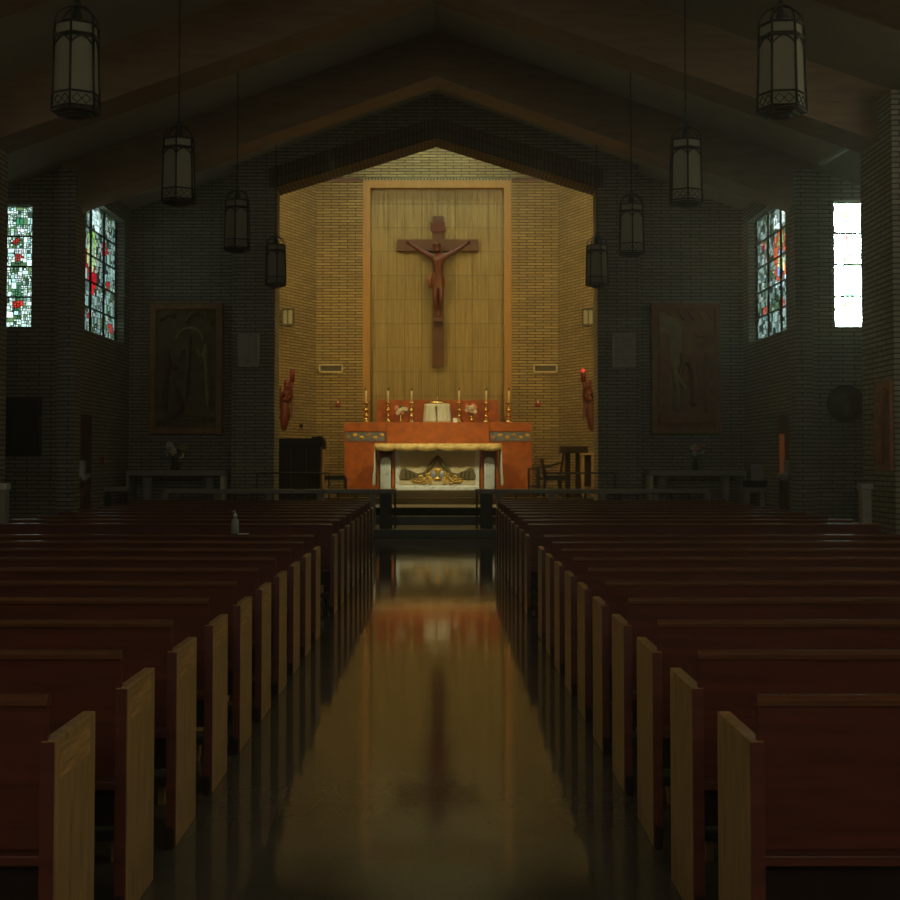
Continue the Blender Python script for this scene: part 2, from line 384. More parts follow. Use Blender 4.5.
# stained glass windows: rectangle subdivision with lead between; plane 'y' (facing the camera) or 'x'
def stained(name, label_idx, u0, u1, z0, z1, const, plane, seed, cols, rows, scheme, mincell):
    rnd = random.Random(seed)
    glass, lead = MB(), MB()
    P = (lambda u, z, o=0: (u, const+o, z)) if plane == 'y' else (lambda u, z, o=0: (const+o, u, z))
    def cell(a, b, c, d, depth):
        w, h = b-a, d-c
        if depth > 0 and max(w, h) > mincell and (max(w, h) > mincell*2.1 or rnd.random() < .75):
            t = rnd.uniform(.32, .68)
            if (w > h) if rnd.random() > .15 else (w*2.0 > h):
                cell(a, a+w*t, c, d, depth-1); cell(a+w*t, b, c, d, depth-1)
            else:
                cell(a, b, c, c+h*t, depth-1); cell(a, b, c+h*t, d, depth-1)
            return
        l = .0055
        col = scheme((a+b)/2, (c+d)/2, rnd)
        q = [(a, c), (b, c), (b, d), (a, d)]; k = [(a+l, c+l), (b-l, c+l), (b-l, d-l), (a+l, d-l)]
        if rnd.random() < .35:                       # slanted cut
            j = rnd.randrange(4); k[j] = ((k[j][0]*3+(a+b)/2)/4, (k[j][1]*3+(c+d)/2)/4)
        glass.quad([P(*p) for p in k], col)
        for j in range(4):
            lead.quad([P(*q[j]), P(*q[(j+1) % 4]), P(*k[(j+1) % 4]), P(*k[j])])
    for i in range(cols):
        for j in range(rows):
            cell(u0+(u1-u0)*i/cols, u0+(u1-u0)*(i+1)/cols, z0+(z1-z0)*j/rows, z0+(z1-z0)*(j+1)/rows, 9)
    bars = MB(); o = .02
    def bar(a, b, c, d):
        if plane == 'y': bars.box(a, b, const-o, const+o, c, d)
        else: bars.box(const-o, const+o, a, b, c, d)
    for i in range(cols+1): x = u0+(u1-u0)*i/cols; bar(x-.018, x+.018, z0, z1)
    for j in range(rows+1): z = z0+(z1-z0)*j/rows; bar(u0, u1, z-.016, z+.016)
    r = bars.build(name, 'black'); struct(r)
    ORIG[r.name] = tuple(r.location)
    g = glass.build('stained_glass', 'stained_glass', r); ld = lead.build('lead_came', 'black', r)
    return r
def blobs(lst):
    def f(u, z, rnd):
        base = rnd.random()
        for (bu, bz, ru, rz, c) in lst:
            if ((u-bu)/ru)**2 + ((z-bz)/rz)**2 < 1:
                if base < .82:
                    k = rnd.uniform(.6, 1.1); return tuple(min(1, x*k) for x in c)
        return None
    return f
WHITE, CY_, GRN, DK, RED = (.82, .97, .93), (.55, .85, .82), (.16, .26, .11), (.05, .07, .06), (.50, .025, .015)
def scheme_narrow(x0, x1, z0, z1, bright=1, seed=0):
    um = (x0+x1)/2; h = z1-z0; w = x1-x0
    bl = blobs([(um-.02*w, z0+h*.90, w*.13, h*.022, (.75, .12, .02)), (um+.02, z0+h*.80, w*.17, h*.03, (.85, .88, .95)),
                (um-.08*w, z0+h*.71, w*.12, h*.022, (.55, .02, .02)), (um, z0+h*.63, w*.18, h*.028, (.85, .88, .95)),
                (um+.02, z0+h*.575, w*.17, h*.03, (.5, .05, .05)), (um, z0+h*.41, w*.15, h*.035, (.9, .92, .98)),
                (um-.05*w, z0+h*.185, w*.18, h*.035, (.6, .03, .02)),
                (um, z0+h*.84, w*.16, h*.06, (.05, .25, .12)), (um, z0+h*.67, w*.2, h*.08, (.06, .16, .06)),
                (um, z0+h*.5, w*.2, h*.1, (.07, .15, .07)), (um, z0+h*.3, w*.17, h*.09, (.08, .22, .12)), (um, z0+h*.12, w*.15, h*.06, (.06, .15, .06))])
    def f(u, z, rnd):
        c = bl(u, z, rnd)
        if c: return tuple(min(1, k*bright) for k in c)
        r = rnd.random()
        c = WHITE if r < .56 else CY_ if r < .74 else GRN if r < .88 else (.22, .30, .26) if r < .96 else DK
        k = rnd.uniform(.7, 1.05); return tuple(min(1, q*k*bright) for q in c)
    return f
def scheme_wide(y0, y1, z0, z1, fig, dim):
    w = y1-y0; h = z1-z0; u = lambda a: y0+w*a; v = lambda a: z0+h*a
    if fig == 'left':
        bl = blobs([(u(.38), v(.42), w*.10, h*.07, (.55, .01, .02)), (u(.36), v(.59), w*.12, h*.10, (.50, .62, .30)),
                    (u(.36), v(.72), w*.10, h*.09, (.30, .48, .12)), (u(.30), v(.60), w*.20, h*.14, (.28, .02, .02)),
                    (u(.7), v(.70), w*.10, h*.05, (.30, .02, .03)), (u(.8), v(.45), w*.05, h*.03, (.4, .03, .03)), (u(.85), v(.12), w*.06, h*.03, (.4, .03, .03)),
                    (u(.45), v(.9), w*.12, h*.08, (.80, .95, .95)), (u(.3), v(.14), w*.05, h*.03, (.4, .03, .03))])
    else:
        bl = blobs([(u(.34), v(.63), w*.06, h*.035, (.30, .50, 1)), (u(.34), v(.47), w*.07, h*.035, (.25, .40, .95)), (u(.34), v(.55), w*.085, h*.10, (.80, .80, .40)),
                    (u(.34), v(.72), w*.09, h*.035, (.35, .42, .16)), (u(.34), v(.60), w*.20, h*.19, (.58, .10, .04)), (u(.38), v(.88), w*.14, h*.07, (1, 1, 1)),
                    (u(.36), v(.42), w*.13, h*.05, (.75, .9, 1)), (u(.8), v(.75), w*.05, h*.03, (.5, .06, .05)), (u(.3), v(.22), w*.07, h*.04, (.5, .08, .05)),
                    (u(.75), v(.25), w*.06, h*.03, (.5, .08, .05)), (u(.7), v(.65), w*.05, h*.03, (.5, .04, .05))])
    def f(a, z, rnd):
        c = bl(a, z, rnd)
        if c: return tuple(min(1, q) for q in c)
        r = rnd.random()
        c = WHITE if r < .22 else CY_ if r < .42 else GRN if r < .56 else (.26, .34, .30) if r < .80 else DK
        k = rnd.uniform(.55, .95)*dim
        return tuple(min(1, q*k) for q in c)
    return f

# frontal bay walls with a narrow window (D = 24.7) and alcove side walls
FY = 24.6
for s, nm in ((-1, 'left'), (1, 'right')):
    a, b = (4, 33) if s < 0 else (832, 866.5)
    xa, zt = pt(a, 206 if s < 0 else 202, FY+.12); xb, zb = pt(b, 327, FY+.12)
    zb2 = pt(b, 327.5, FY+.12)[1]
    x0, x1 = sorted((s*6.5, s*8.45)); xa, xb = min(xa, xb), max(xa, xb)
    w = MB()
    w.box(x0, xa, FY, FY+.3, 0, 7).box(xb, x1, FY, FY+.3, 0, 7).box(xa, xb, FY, FY+.3, 0, zb2).box(xa, xb, FY, FY+.3, zt, 7)
    struct(w.build('wall_bay_%s' % nm, 'nave_lit_brick'))
    stained('window_%d' % (1 if s < 0 else 4), 0, xa, xb, zb2, zt, FY+.13, 'y', 5 if s < 0 else 9, 1, 4,
            scheme_narrow(xa, xb, zb2, zt, 1.0), .062)
    # side wall between the pier and the chancel with a wide window and a doorway
    X0, X1 = sorted((s*WX, s*(WX+.20))); wy0, wy1 = 25.55, 28.68
    z0, z1 = 3.9, 6.42
    dy0, dy1 = (25.3, 26.3) if s < 0 else (25.4, 26.4)
    w = MB()
    w.box(X0, X1, 25.1, dy0, 0, 7).box(X0, X1, dy0, dy1, 2.36, z0).box(X0, X1, dy1, wy1, 0, z0).box(X0, X1, wy1, 29.3, 0, 7)
    w.box(X0, X1, dy0, wy0, z0, 7)
    w.box(X0, X1, wy0, wy1, z1, 7)
    struct(w.build('wall_%s' % nm, 'nave_lit_brick'))
    stained('window_%d' % (2 if s < 0 else 3), 0, wy0, wy1, z0, z1, s*(WX+.17), 'x', 21 if s < 0 else 33, 3 if s < 0 else 3, 5,
            scheme_wide(wy0, wy1, z0, z1, nm, .42 if s < 0 else .42), .115)
    struct(B(X0 if s < 0 else X0+.05, X1-.05 if s < 0 else X1, dy0, dy1, 0, 2.36).build('door_%d' % (1 if s < 0 else 2), 'mahogany'))
    # frontal wall beside the arch, side-altar recess
    xw = sorted((s*4.0, s*6.6))
    struct(B(xw[0], xw[1], 29.2, 29.6, 0, 8).build('wall_side_altar_%s' % nm, 'nave_lit_brick'))
    # alcove: stub behind second pier, outer wall
    xs = sorted((s*6.9, s*8.6))
    struct(B(xs[0], xs[1], 19.6, 20.3, 0, 6.3).build('wall_stub_%s' % nm, 'nave_lit_brick'))
    # outer walls from the alcove back to the rear, one clear opening per bay behind the frame edge
    xo = sorted((s*8.35, s*8.65))
    w = MB(); w.box(xo[0], xo[1], 20.3, 24.9, 0, 7)
    y = -9
    for yy in (-7, -2.2, 2.6, 7.4, 12.2):
        w.box(xo[0], xo[1], y, yy, 0, 7); w.box(xo[0], xo[1], yy, yy+2.2, 0, 2.9); w.box(xo[0], xo[1], yy, yy+2.2, 5.6, 7); y = yy+2.2
    w.box(xo[0], xo[1], y, 19.7, 0, 7)
    struct(w.build('wall_outer_%s' % nm, 'nave_lit_brick'))
    for q, yy in enumerate((-7, -2.2, 2.6, 7.4, 12.2)):  # unseen windows added as light sources for the pews
        g = MB(); nrow = 5
        rr = random.Random(q*3+s)
        for j in range(nrow):
            for i in range(4):
                ya, yb, za, zb_ = yy+2.2*i/4, yy+2.2*(i+1)/4, 2.9+2.7*j/nrow, 2.9+2.7*(j+1)/nrow
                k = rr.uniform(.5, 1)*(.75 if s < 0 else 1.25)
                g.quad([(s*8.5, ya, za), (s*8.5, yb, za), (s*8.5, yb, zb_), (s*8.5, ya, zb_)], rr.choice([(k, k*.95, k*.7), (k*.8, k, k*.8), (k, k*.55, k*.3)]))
        o = g.build('window_%d' % (5+q*2+(s > 0)), 'stained_glass'); struct(o)
        if 1:
            pl = bpy.data.lights.new('portal', 'AREA'); pl.shape = 'RECTANGLE'; pl.size = 2.2; pl.size_y = 2.7; pl.cycles.is_portal = True
            po = bpy.data.objects.new('portal', pl); COL.objects.link(po); po.location = (s*8.55, yy+1.1, 4.25)
            po.rotation_euler = (Vector((-s, 0, 0))).to_track_quat('-Z', 'Y').to_euler()
    for (loc, sx_, sy_, dr) in (((s*(WX+.38), 27.4, 5.16), 2.6, 2.6, (-s, 0, 0)), (((xa+xb)/2, FY+.28, (zt+zb2)/2), .6, 2.2, (0, -1, 0))):
        pl = bpy.data.lights.new('portal', 'AREA'); pl.shape = 'RECTANGLE'; pl.size = sx_; pl.size_y = sy_; pl.cycles.is_portal = True
        po = bpy.data.objects.new('portal', pl); COL.objects.link(po); po.location = loc
        po.rotation_euler = Vector(dr).to_track_quat('-Z', 'Y').to_euler()
struct(B(-8.6, 8.6, -9.3, -9, 0, 9.2).build('wall_rear', 'nave_lit_brick'))

# chancel arch wall: piers, gabled header with soldier course
AX, AO = 3.30, 4.16
AZ = pt(436.5, 147, 29.35)[1]; AS = pt(278, 195.5, 29.35)[1]
for s in (-1, 1):
    xs = sorted((s*AX, s*AO))
    struct(B(xs[0], xs[1], CH, 29.35, 0, AS).build('pillar_chancel_%s' % ('left' if s < 0 else 'right'), 'nave_lit_brick'))
struct(MB().prism([(-AO, AS), (-AX-.12, AS), (-AX-.12, AS+.40), (0, AZ+.42), (AX+.12, AS+.40), (AX+.12, AS), (AO, AS), (AO, roof(AO)+.1), (0, AP+.1), (-AO, roof(AO)+.1)], CH, 29.35).build('wall_chancel_arch', 'nave_lit_brick'))
def soldier_course(nm, s):
    m = MB(); L = math.hypot(AX, AZ-AS); n = 1
    dx, dz = s*AX/L, (AS-AZ)/L; nx, nz = -dz*s*s, abs(dx)
    h = .40
    p0, p1 = (0, AZ), (s*AX, AS)
    up = (nz*0, 1)
    q = [p0, p1, (p1[0]+s*.12, p1[1]), (p1[0]+s*.12, p1[1]+h), (0, AZ+h*1.05)]
    o = MB().prism(q, CH-.02, 29.36).build(nm, 'soldier'); me = o.data
    uv = me.uv_layers['UVMap']
    for p in me.polygons:
        for li in p.loop_indices:
            v = me.vertices[me.loops[li].vertex_index].co + Vector(ORIG[o.name])
            along = abs(v.x)*L/AX
            zline = AZ + (AS-AZ)*abs(v.x)/AX
            uv.data[li].uv = (along, (v.z-zline) if abs(p.normal.y) > .5 else (v.y-CH))
    return struct(o)
soldier_course('trim_1', -1); soldier_course('trim_2', 1)
# underside of the arch
# sanctuary: side walls, splayed walls, flank walls, niche
m = MB()
for s, nm in ((-1, 'left'), (1, 'right')):
    P = [(s*3.03, 35.0), (s*4.3, 32.0), (s*4.3, 29.35), (s*4.7, 29.35), (s*4.7, 32.1), (s*3.4, 35.6), (s*3.03, 35.6)]
    struct(MB().prism(P, 0, 10, 'z').build('wall_chancel_%s' % nm, 'brick'))
    xs = sorted((s*1.865, s*3.03))
    ztop = pt(340, 181, 35)[1]
    struct(B(xs[0], xs[1], 35.0, 35.5, .5, ztop).build('wall_flank_%s' % nm, 'brick'))
    xs2 = sorted((s*1.865, s*3.0))
    struct(B(xs2[0], xs2[1], 34.97, 35.5, ztop, ztop+.05).build('trim_%d' % (5 if s < 0 else 6), 'mahogany'))
zf = pt(438, 180, 35)[1]
struct(B(-3.4, 3.4, 35.5, 35.9, 0, 10).build('wall_back', 'brick'))
struct(B(-3.4, 3.4, 35.42, 35.5, zf+.13, 10).build('wall_gable', 'brick'))
struct(B(-1.95, 1.95, 35.40, 35.5, zf, zf+.13).build('trim_3', 'soldier_tan'))
struct(B(-4.7, 4.7, 29.35, 35.9, 10, 10.2).build('ceiling_chancel', 'plaster'))
xi = pt(504.3, 300, 35)[0]; xo = 1.865
zi = pt(438, 187.5, 35)[1]
fr = MB(); fr.prism([(-xo, .8), (-xi-.0, .8), (-xi, zi), (xi, zi), (xi, .8), (xo, .8), (xo, zf), (-xo, zf)], 35.02, 35.45)
struct(fr.build('trim_4', 'frame_wood'))
struct(B(-xi, xi, 35.205, 35.45, .8, zi).build('wall_niche', 'gold_tiles'))

# floors and steps
struct(B(-5.6, 5.6, 27.0, 29.3, 0, .17).build('floor_step_lower', 'step_dark', bevel=.01))
struct(B(-3.25, 3.25, 29.0, 31.6, .17, .34).build('floor_step_middle', 'step_dark', bevel=.01))
struct(B(-3.25, 3.25, 29.4, 29.5, .34, .51).build('trim_7', 'step_dark', bevel=.01))
struct(MB().prism([(-3.25, 29.4), (3.25, 29.4), (4.3, 29.4), (4.3, 32.0), (3.2, 34.99), (-3.2, 34.99), (-4.3, 32.0), (-4.3, 29.4)], .34, .51, 'z').build('floor_sanctuary', 'grey_marble'))
struct(MB().prism([(-4.2, 31.4), (4.2, 31.4), (4.2, 32.0), (3.0, 34.97), (-3.0, 34.97), (-4.2, 32.0)], .51, .66, 'z').build('floor_predella_lower', 'carpet', bevel=.01))
struct(B(-2.28, 2.28, 31.8, 34.95, .66, .80).build('floor_predella_upper', 'carpet', bevel=.01))
for s in (-1, 1):
    xs = sorted((s*4.2, s*6.42))
    struct(B(xs[0], xs[1], 27.4, 29.2, .0, .2).build('floor_side_altar_%s' % ('left' if s < 0 else 'right'), 'step_dark'))

# ------------------------------------------------------------------ PEWS
PA = .957; PO = 4.5
def make_pew(s):
    side = 'left' if s < 0 else 'right'
    r = empty('pew', (0, 0, 0), 'x', 'pew', 'pews %s of the aisle' % side)
    xi_, xo_ = s*PA, s*PO
    def bx(a, b, *q): a, b = sorted((a, b)); return B(a, b, *q)
    def end(x, tx):
        a, b = sorted((x, tx))
        e = MB().prism([(-.455, 0.0), (-.455, .775), (-.445, .78), (0, .78), (0, 0.0)], a, b, 'x').build('end_panel', 'oak', r, bevel=.004)
        return e
    e1 = end(xi_, xi_+s*.04); e2 = end(xo_, xo_-s*.04)
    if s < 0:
        B(xi_-.001, xi_+.0010, -.405, -.065, .665, .755).build('pale_rect', 'oak_light', e1)  # thin paler rectangle near the top of the aisle end
    # the rear edge of the end is faced in the same red wood as the back
    for x in (xi_, xo_-s*.04):
        a, b = sorted((x+s*.001, x+s*.039)); B(a, b, -.464, -.454, .0, .776).build('edge_strip', 'mahogany', r)
        a, b = sorted((x+s*.003, x+s*.034)); B(a, b, -.50, -.467, 0, .085).build('foot', 'dark_wood', r, bevel=.006)
    a, b = sorted((xi_+s*.022, xo_-s*.022))
    # leaning back
    MB().prism([(-.417, .472), (-.462, .895), (-.440, .905), (-.388, .472)], a, b, 'x').build('backrest', 'mahogany', r, bevel=.003)
    MB().prism([(-.472, .876), (-.474, .895), (-.466, .905), (-.445, .908), (-.434, .900), (-.434, .876)], a-.004, b+.004, 'x').build('top_rail', 'rail_wood', r, bevel=.003)
    MB().prism([(-.40, .42), (-.40, .45), (-.02, .46), (-.0, .45), (-.0, .425), (-.02, .42)], a, b, 'x').build('seat', 'mahogany', r, bevel=.004)
    B(a, b, -.32, -.29, .28, .42).build('seat_apron', 'dark_wood', r)
    k = B(a+.06, b-.06, -.75, -.60, .10, .145).build('kneeler', 'kneeler_pad', r, bevel=.01)
    for q in range(3):
        x = a+.15+(b-a-.34)*q/2
        MB().prism([(-.47, .24), (-.44, .24), (-.62, .0), (-.66, .0), (-.66, .10)], x, x+.03, 'x').build('kneeler_leg', 'oak', k)
    return r
rows = [4.34+.891*i for i in range(10)] + [14.41+.945*i for i in range(9)]
far_names = ['block nearest the camera', 'block nearest the altar']
for s in (-1, 1):
    proto = make_pew(s); side = 'left' if s < 0 else 'right'
    for i, D in enumerate(rows):
        o = proto if i == 0 else copy_tree(proto)
        o.location = (0, D, 0)
        if i < 10:
            lab = 'wooden pew %s of the aisle, %s row up from the bottom of the picture' % (side, ORD[i])
        else:
            k = 18-i
            lab = 'wooden pew %s of the aisle, %s row back from the communion rail' % (side, ORD[k])
        o['label'] = lab

# ------------------------------------------------------------------ LANTERNS
def make_lantern():
    r = empty('hanging_lantern', (0, 0, 0), 'x', 'lantern', 'hanging lanterns over the pews')
    R0, R1, H = .215, .195, .78
    def hexp(R, z, k): a = PI/6+PI/3*k; return (R*math.cos(a), R*math.sin(a), z)
    fr = MB()
    Rz = lambda z: R0+(R1-R0)*z/H
    for k in range(6): fr.tube([hexp(Rz(0), 0, k), hexp(Rz(H), H, k)], .012, 6)
    def ring(z, r_, h):
        for k in range(6):
            a, b = hexp(Rz(z), z, k), hexp(Rz(z), z, (k+1) % 6); fr.tube([a, b], r_, 6)
    for z in (0.0, .03, .155, .655, .675, H): ring(z, .010, 0)
    for k in range(6):         # arched heads and lattice feet of the six windows
        for j in range(8):
            pass
        a0, b0 = Vector(hexp(Rz(.6), 0, k)), Vector(hexp(Rz(.6), 0, (k+1) % 6))
        pts = []
        for j in range(9):
            t = j/8; p = a0.lerp(b0, t); pts.append((p.x, p.y, .575+.075*math.sin(PI*t)))
        fr.tube(pts, .008, 5)
        for (t0, t1) in ((.1, .5), (.5, .9)):
            p, q = a0.lerp(b0, t0), a0.lerp(b0, t1); c = (p+q)/2
            fr.tube([(p.x*1.03, p.y*1.03, .09), (c.x*1.03, c.y*1.03, .13), (q.x*1.03, q.y*1.03, .09), (c.x*1.03, c.y*1.03, .05)], .006, 5, close=True)
    fr.build('frame', 'iron', r, smooth=True)
    for k in range(6):
        a, b = hexp(R0-.012, .02, k), hexp(R0-.012, .02, (k+1) % 6); c, d = hexp(R1-.012, H-.01, (k+1) % 6), hexp(R1-.012, H-.01, k)
        inn = lambda p: (p[0]*.97, p[1]*.97, p[2])
        g = MB(); g.v = [a, b, c, d, inn(a), inn(b), inn(c), inn(d)]; g.f = [(0, 1, 2, 3), (7, 6, 5, 4), (0, 4, 5, 1), (1, 5, 6, 2), (2, 6, 7, 3), (3, 7, 4, 0)]
        g.build('glass_pane', 'lantern_glass', r)
    h = MB()
    for k in range(3):
        a = PI/6+PI/3*k; pts = [(R1*math.cos(t)*math.cos(a), R1*math.cos(t)*math.sin(a), H+.17*math.sin(t)) for t in [PI*j/14 for j in range(15)]]
        h.tube(pts, .009, 6)
    h.build('hoop', 'iron', r, smooth=True)
    MB().lathe([(.02, 0), (.045, .02), (.05, .06), (.03, .14), (.012, .17)], (0, 0, H), 12).build('socket', 'iron', r, smooth=True)
    bt = MB(); bt.lathe([(.03, -.055), (.09, -.05), (.10, -.035), (.15, -.03), (.16, -.015), (.215, -.01), (.215, .012), (.05, .02)], (0, 0, 0), 6)
    b = bt.build('bottom_dish', 'iron', r); b.rotation_euler.z = PI/6
    top = MB().lathe([(R1, H-.012), (R1, H+.004), (.02, H+.03)], (0, 0, 0), 6).build('cap', 'iron', r); top.rotation_euler.z = PI/6
    c = MB(); c.tube([(.0+.028*math.cos(t), 0, H+.2+.028*math.sin(t)) for t in [2*PI*j/12 for j in range(12)]], .006, 5, close=True)
    c.build('ring', 'iron', r, smooth=True)
    return r
lan0 = make_lantern()
LAN = [(76, 116, 12.3, 'L'), (178.5, 205, 17.15, 'L'), (237, 252, 22.0, 'L'), (275.5, 287, 26.95, 'L'),
       (782, 116, 12.3, 'R'), (686, 206, 17.15, 'R'), (631.5, 256, 22.0, 'R'), (597, 287, 26.95, 'R')]
used = False
for i, (px, py, D, sd_) in enumerate(LAN):
    o = lan0 if i == 0 else copy_tree(lan0)
    x, z = pt(px, py, D); z += .03
    o.location = (x, D, z)
    # chain up to the roof, a part of each lantern
    top = roof(x) - z
    ch = MB()
    n = 26; ch.tube([(0, 0, .975+(top-.975)*j/n) for j in range(n+1)], [.008 if j % 2 else .012 for j in range(n+1)], 6)
    ch.lathe([(.06, top-.03), (.06, top), (.01, top+.02)], (0, 0, 0), 10)
    ORIG[o.name] = (0, 0, 0)
    c = ch.build('chain', 'iron', o)
    o.rotation_euler.z = [0, 0.03, 0, .25, PI/6-.12, -.05, -.05, .32][i]
    o['label'] = 'iron hexagonal lantern hanging over the %s pews, %s' % ('left' if sd_ == 'L' else 'right', ['largest in view, nearest the camera', 'second from the camera', 'third from the camera', 'farthest one, by the chancel arch'][i % 4])

# ------------------------------------------------------------------ SANCTUARY
# wall sconces on the splayed walls
def splay_point(px, py):
    """point of the splayed wall seen at this pixel"""
    s = -1 if px < 440 else 1
    lo, hi = 31.9, 35.0
    for _ in range(40):
        D = (lo+hi)/2; x = pt(px, py, D)[0]; wallx = s*(3.03+(35-D)*.4233)
        if s*x > s*wallx: hi = D
        else: lo = D
    return (pt(px, py, D)[0], D, pt(px, py, D)[1])
for s, px in ((-1, 281.5), (1, 594.5)):
    x, y, z = splay_point(px, 317); z -= .2; x -= s*.17; y -= .1
    r = empty('wall_sconce', (x, y, z), 'small iron and glass lantern sconce on the %s splayed chancel wall' % ('left' if s < 0 else 'right'), 'wall lamp', 'wall sconces in the chancel')
    f = MB()
    for a in (-1, 1):
        for b in (-1, 1): f.box(x+a*.12-.012, x+a*.12+.012, y+b*.08-.012, y+b*.08+.012, z, z+.38)
    f.box(x-.14, x+.14, y-.1, y+.1, z-.02, z+.02).box(x-.14, x+.14, y-.1, y+.1, z+.36, z+.40).box(x-.012, x+.012, y-.1, y-.075, z, z+.38)
    f.box(min(x+s*.1, x+s*.3), max(x+s*.1, x+s*.3), y-.03, y+.06, z+.12, z+.18)
    f.build('frame', 'iron', r)
    MB().lathe([(.05, -.05), (.09, -.02)], (x, y, z), 8).build('drop', 'iron', r)
    B(x-.105, x+.105, y-.07, y+.07, z+.03, z+.35).build('glass', 'lantern_glass', r)

# flat boxes (loudspeakers) on the pillars
for s, (a, b) in ((-1, (238, 258.5)), (1, (613.5, 635.5))):
    xa, zt = pt(a, 333.5, CH-.2); xb, zb = pt(b, 367, CH-.2)
    r = empty('loudspeaker', ((xa+xb)/2, CH-.1, zb), 'pale box loudspeaker mounted high on the %s brick pillar' % ('left' if s < 0 else 'right'), 'speaker', 'loudspeakers on the pillars')
    B(xa, xb, CH-.2, CH, zb, zt).build('cabinet', 'white_paint', r, bevel=.01)
    MB().ball(((xa+xb)/2+.0, CH-.2, zb+.13), .028, 10, 6, (1, .3, 1)).build('badge', 'grey_paint', r)

# crucifix
cd = 35.05
r = empty('crucifix', (0, 35.1, pt(438, 367, cd)[1]), 'large dark wooden crucifix hanging on the gold tiled panel', 'crucifix')
xa, zt = pt(432.4, 216, cd); xb, zb = pt(443.8, 367, cd)
B(xa, xb, 35.05, 35.2, zb, zt).build('upright', 'cross_wood', r, bevel=.006)
xa, z1 = pt(397.3, 239.3, cd); xb, z0 = pt(478.5, 251, cd)
B(xa, xb, 35.04, 35.19, z0, z1).build('crossbar', 'cross_wood', r, bevel=.006)
xa, z1 = pt(430.3, 222.5, cd); xb, z0 = pt(445.5, 232, cd)
sc = MB(); pr = [(0, 0), (.04, .05), (.015, .1)]
sc.prism([(xa+.03, z0), (xa, z0+.05), (xa+.02, z1-.03), (xa-.01, z1), (xa+.07, z1-.005), (xb-.07, z1-.005), (xb, z1), (xb-.02, z1-.04), (xb+.01, z0+.04), (xb-.03, z0)], 35.02, 35.1)
sc.build('title_scroll', 'corpus_wood', r, bevel=.01)
def skin(name, m, parent, verts, edges, radii, sub=2, root=0):
    me = bpy.data.meshes.new(name); org = Vector(ORIG[parent.name])
    me.from_pydata([tuple(Vector(v)-org) for v in verts], edges, [])
    o = bpy.data.objects.new(name, me); COL.objects.link(o); o.parent = parent
    sm = o.modifiers.new('skin', 'SKIN')
    for i, rr in enumerate(radii):
        sv = me.skin_vertices[0].data[i]; sv.radius = rr if isinstance(rr, tuple) else (rr, rr); sv.use_root = (i == root)
    sb = o.modifiers.new('sub', 'SUBSURF'); sb.levels = sub; sb.render_levels = sub
    sm.use_smooth_shade = True
    # bake so that the outline is a plain mesh
    dg = bpy.context.evaluated_depsgraph_get(); ev = o.evaluated_get(dg); me2 = bpy.data.meshes.new_from_object(ev)
    o.modifiers.clear(); o.data = me2; me2.materials.clear(); me2.materials.append(MATS[m])
    if 'UVMap' not in me2.uv_layers: me2.uv_layers.new(name='UVMap')
    ORIG[o.name] = tuple(org); return o
def q(px, py, y=34.95): x, z = pt(px, py, y); return (x, y, z)
fig_v = [q(438, 279, 34.96), q(438.6, 271, 34.93), q(438.6, 263, 34.90), q(438, 257.5, 34.92), q(437.6, 254, 34.92), q(436.6, 249.5, 34.87), q(436.4, 245.5, 34.87),
         q(432.5, 257.0, 34.94), q(422.5, 251.5, 34.99), q(412.5, 244.8, 35.03), q(409.0, 243.2, 35.04),
         q(444.2, 256.5, 34.94), q(455, 251.2, 34.99), q(464.5, 244.8, 35.03), q(467.5, 243.0, 35.04),
         q(435.4, 284, 34.93), q(435.0, 299, 34.86), q(437.2, 312, 34.98), q(437.6, 317.5, 34.88),
         q(441, 284, 34.93), q(441.2, 299, 34.86), q(439.4, 311, 34.99), q(438.8, 317, 34.9)]
fig_e = [(0, 1), (1, 2), (2, 3), (3, 4), (4, 5), (5, 6), (3, 7), (7, 8), (8, 9), (9, 10), (3, 11), (11, 12), (12, 13), (13, 14), (0, 15), (15, 16), (16, 17), (17, 18), (0, 19), (19, 20), (20, 21), (21, 22)]
fig_r = [(.13, .10), (.115, .09), (.15, .11), (.12, .09), .055, .095, .08, .085, .062, .045, .036, .085, .062, .045, .036, .085, .06, .038, .03, .085, .06, .038, .03]
fg = skin('carved_figure', 'corpus_wood', r, fig_v, fig_e, fig_r)
fing = []
for (hx, hy, sg) in ((409.0, 243.2, -1), (467.5, 243.0, 1)):     # fingers of the carved hands
    f = MB(); x, y, z = q(hx, hy, 35.03)
    for k in range(5):
        a = math.radians([62, 38, 22, 6, -10][k]); L = [.05, .085, .09, .085, .065][k]
        d = Vector((sg*math.cos(a), -.25, math.sin(a)))
        p0 = Vector((x+sg*.01, y, z+.02-.012*k)); f.tube([p0, p0+d*L*.5, p0+d*L*.9+Vector((-sg*.012, -.02, 0))], [.0115, .0105, .008], 6)
    f.build('carved_fingers', 'corpus_wood', fg, smooth=True)
# hair, beard, face
h = MB(); x, y, z = q(436.6, 246.2, 34.87)
h.ball((x, y+.03, z+.02), .098, 14, 10, (1, .95, 1.0)).ball((x-.055, y+.02, z-.08), .045, 8, 6, (.8, 1, 1.9)).ball((x+.06, y+.03, z-.08), .045, 8, 6, (.8, 1, 1.9))
h.build('carved_hair', 'corpus_wood', fg, smooth=True)
h = MB(); h.ball((x, y-.085, z-.035), .018, 8, 6, (.8, 1, 1.6)).ball((x, y-.06, z-.10), .035, 8, 6, (1, .8, 1.3)); h.build('nose_and_beard', 'corpus_wood', fg, smooth=True)
h = MB(); h.tube([(x+.092*math.cos(t), y-.005+.092*math.sin(t), z+.045+.008*math.sin(5*t)) for t in [2*PI*j/24 for j in range(24)]], .013, 6, close=True); h.build('thorn_crown', 'cross_wood', fg, smooth=True)
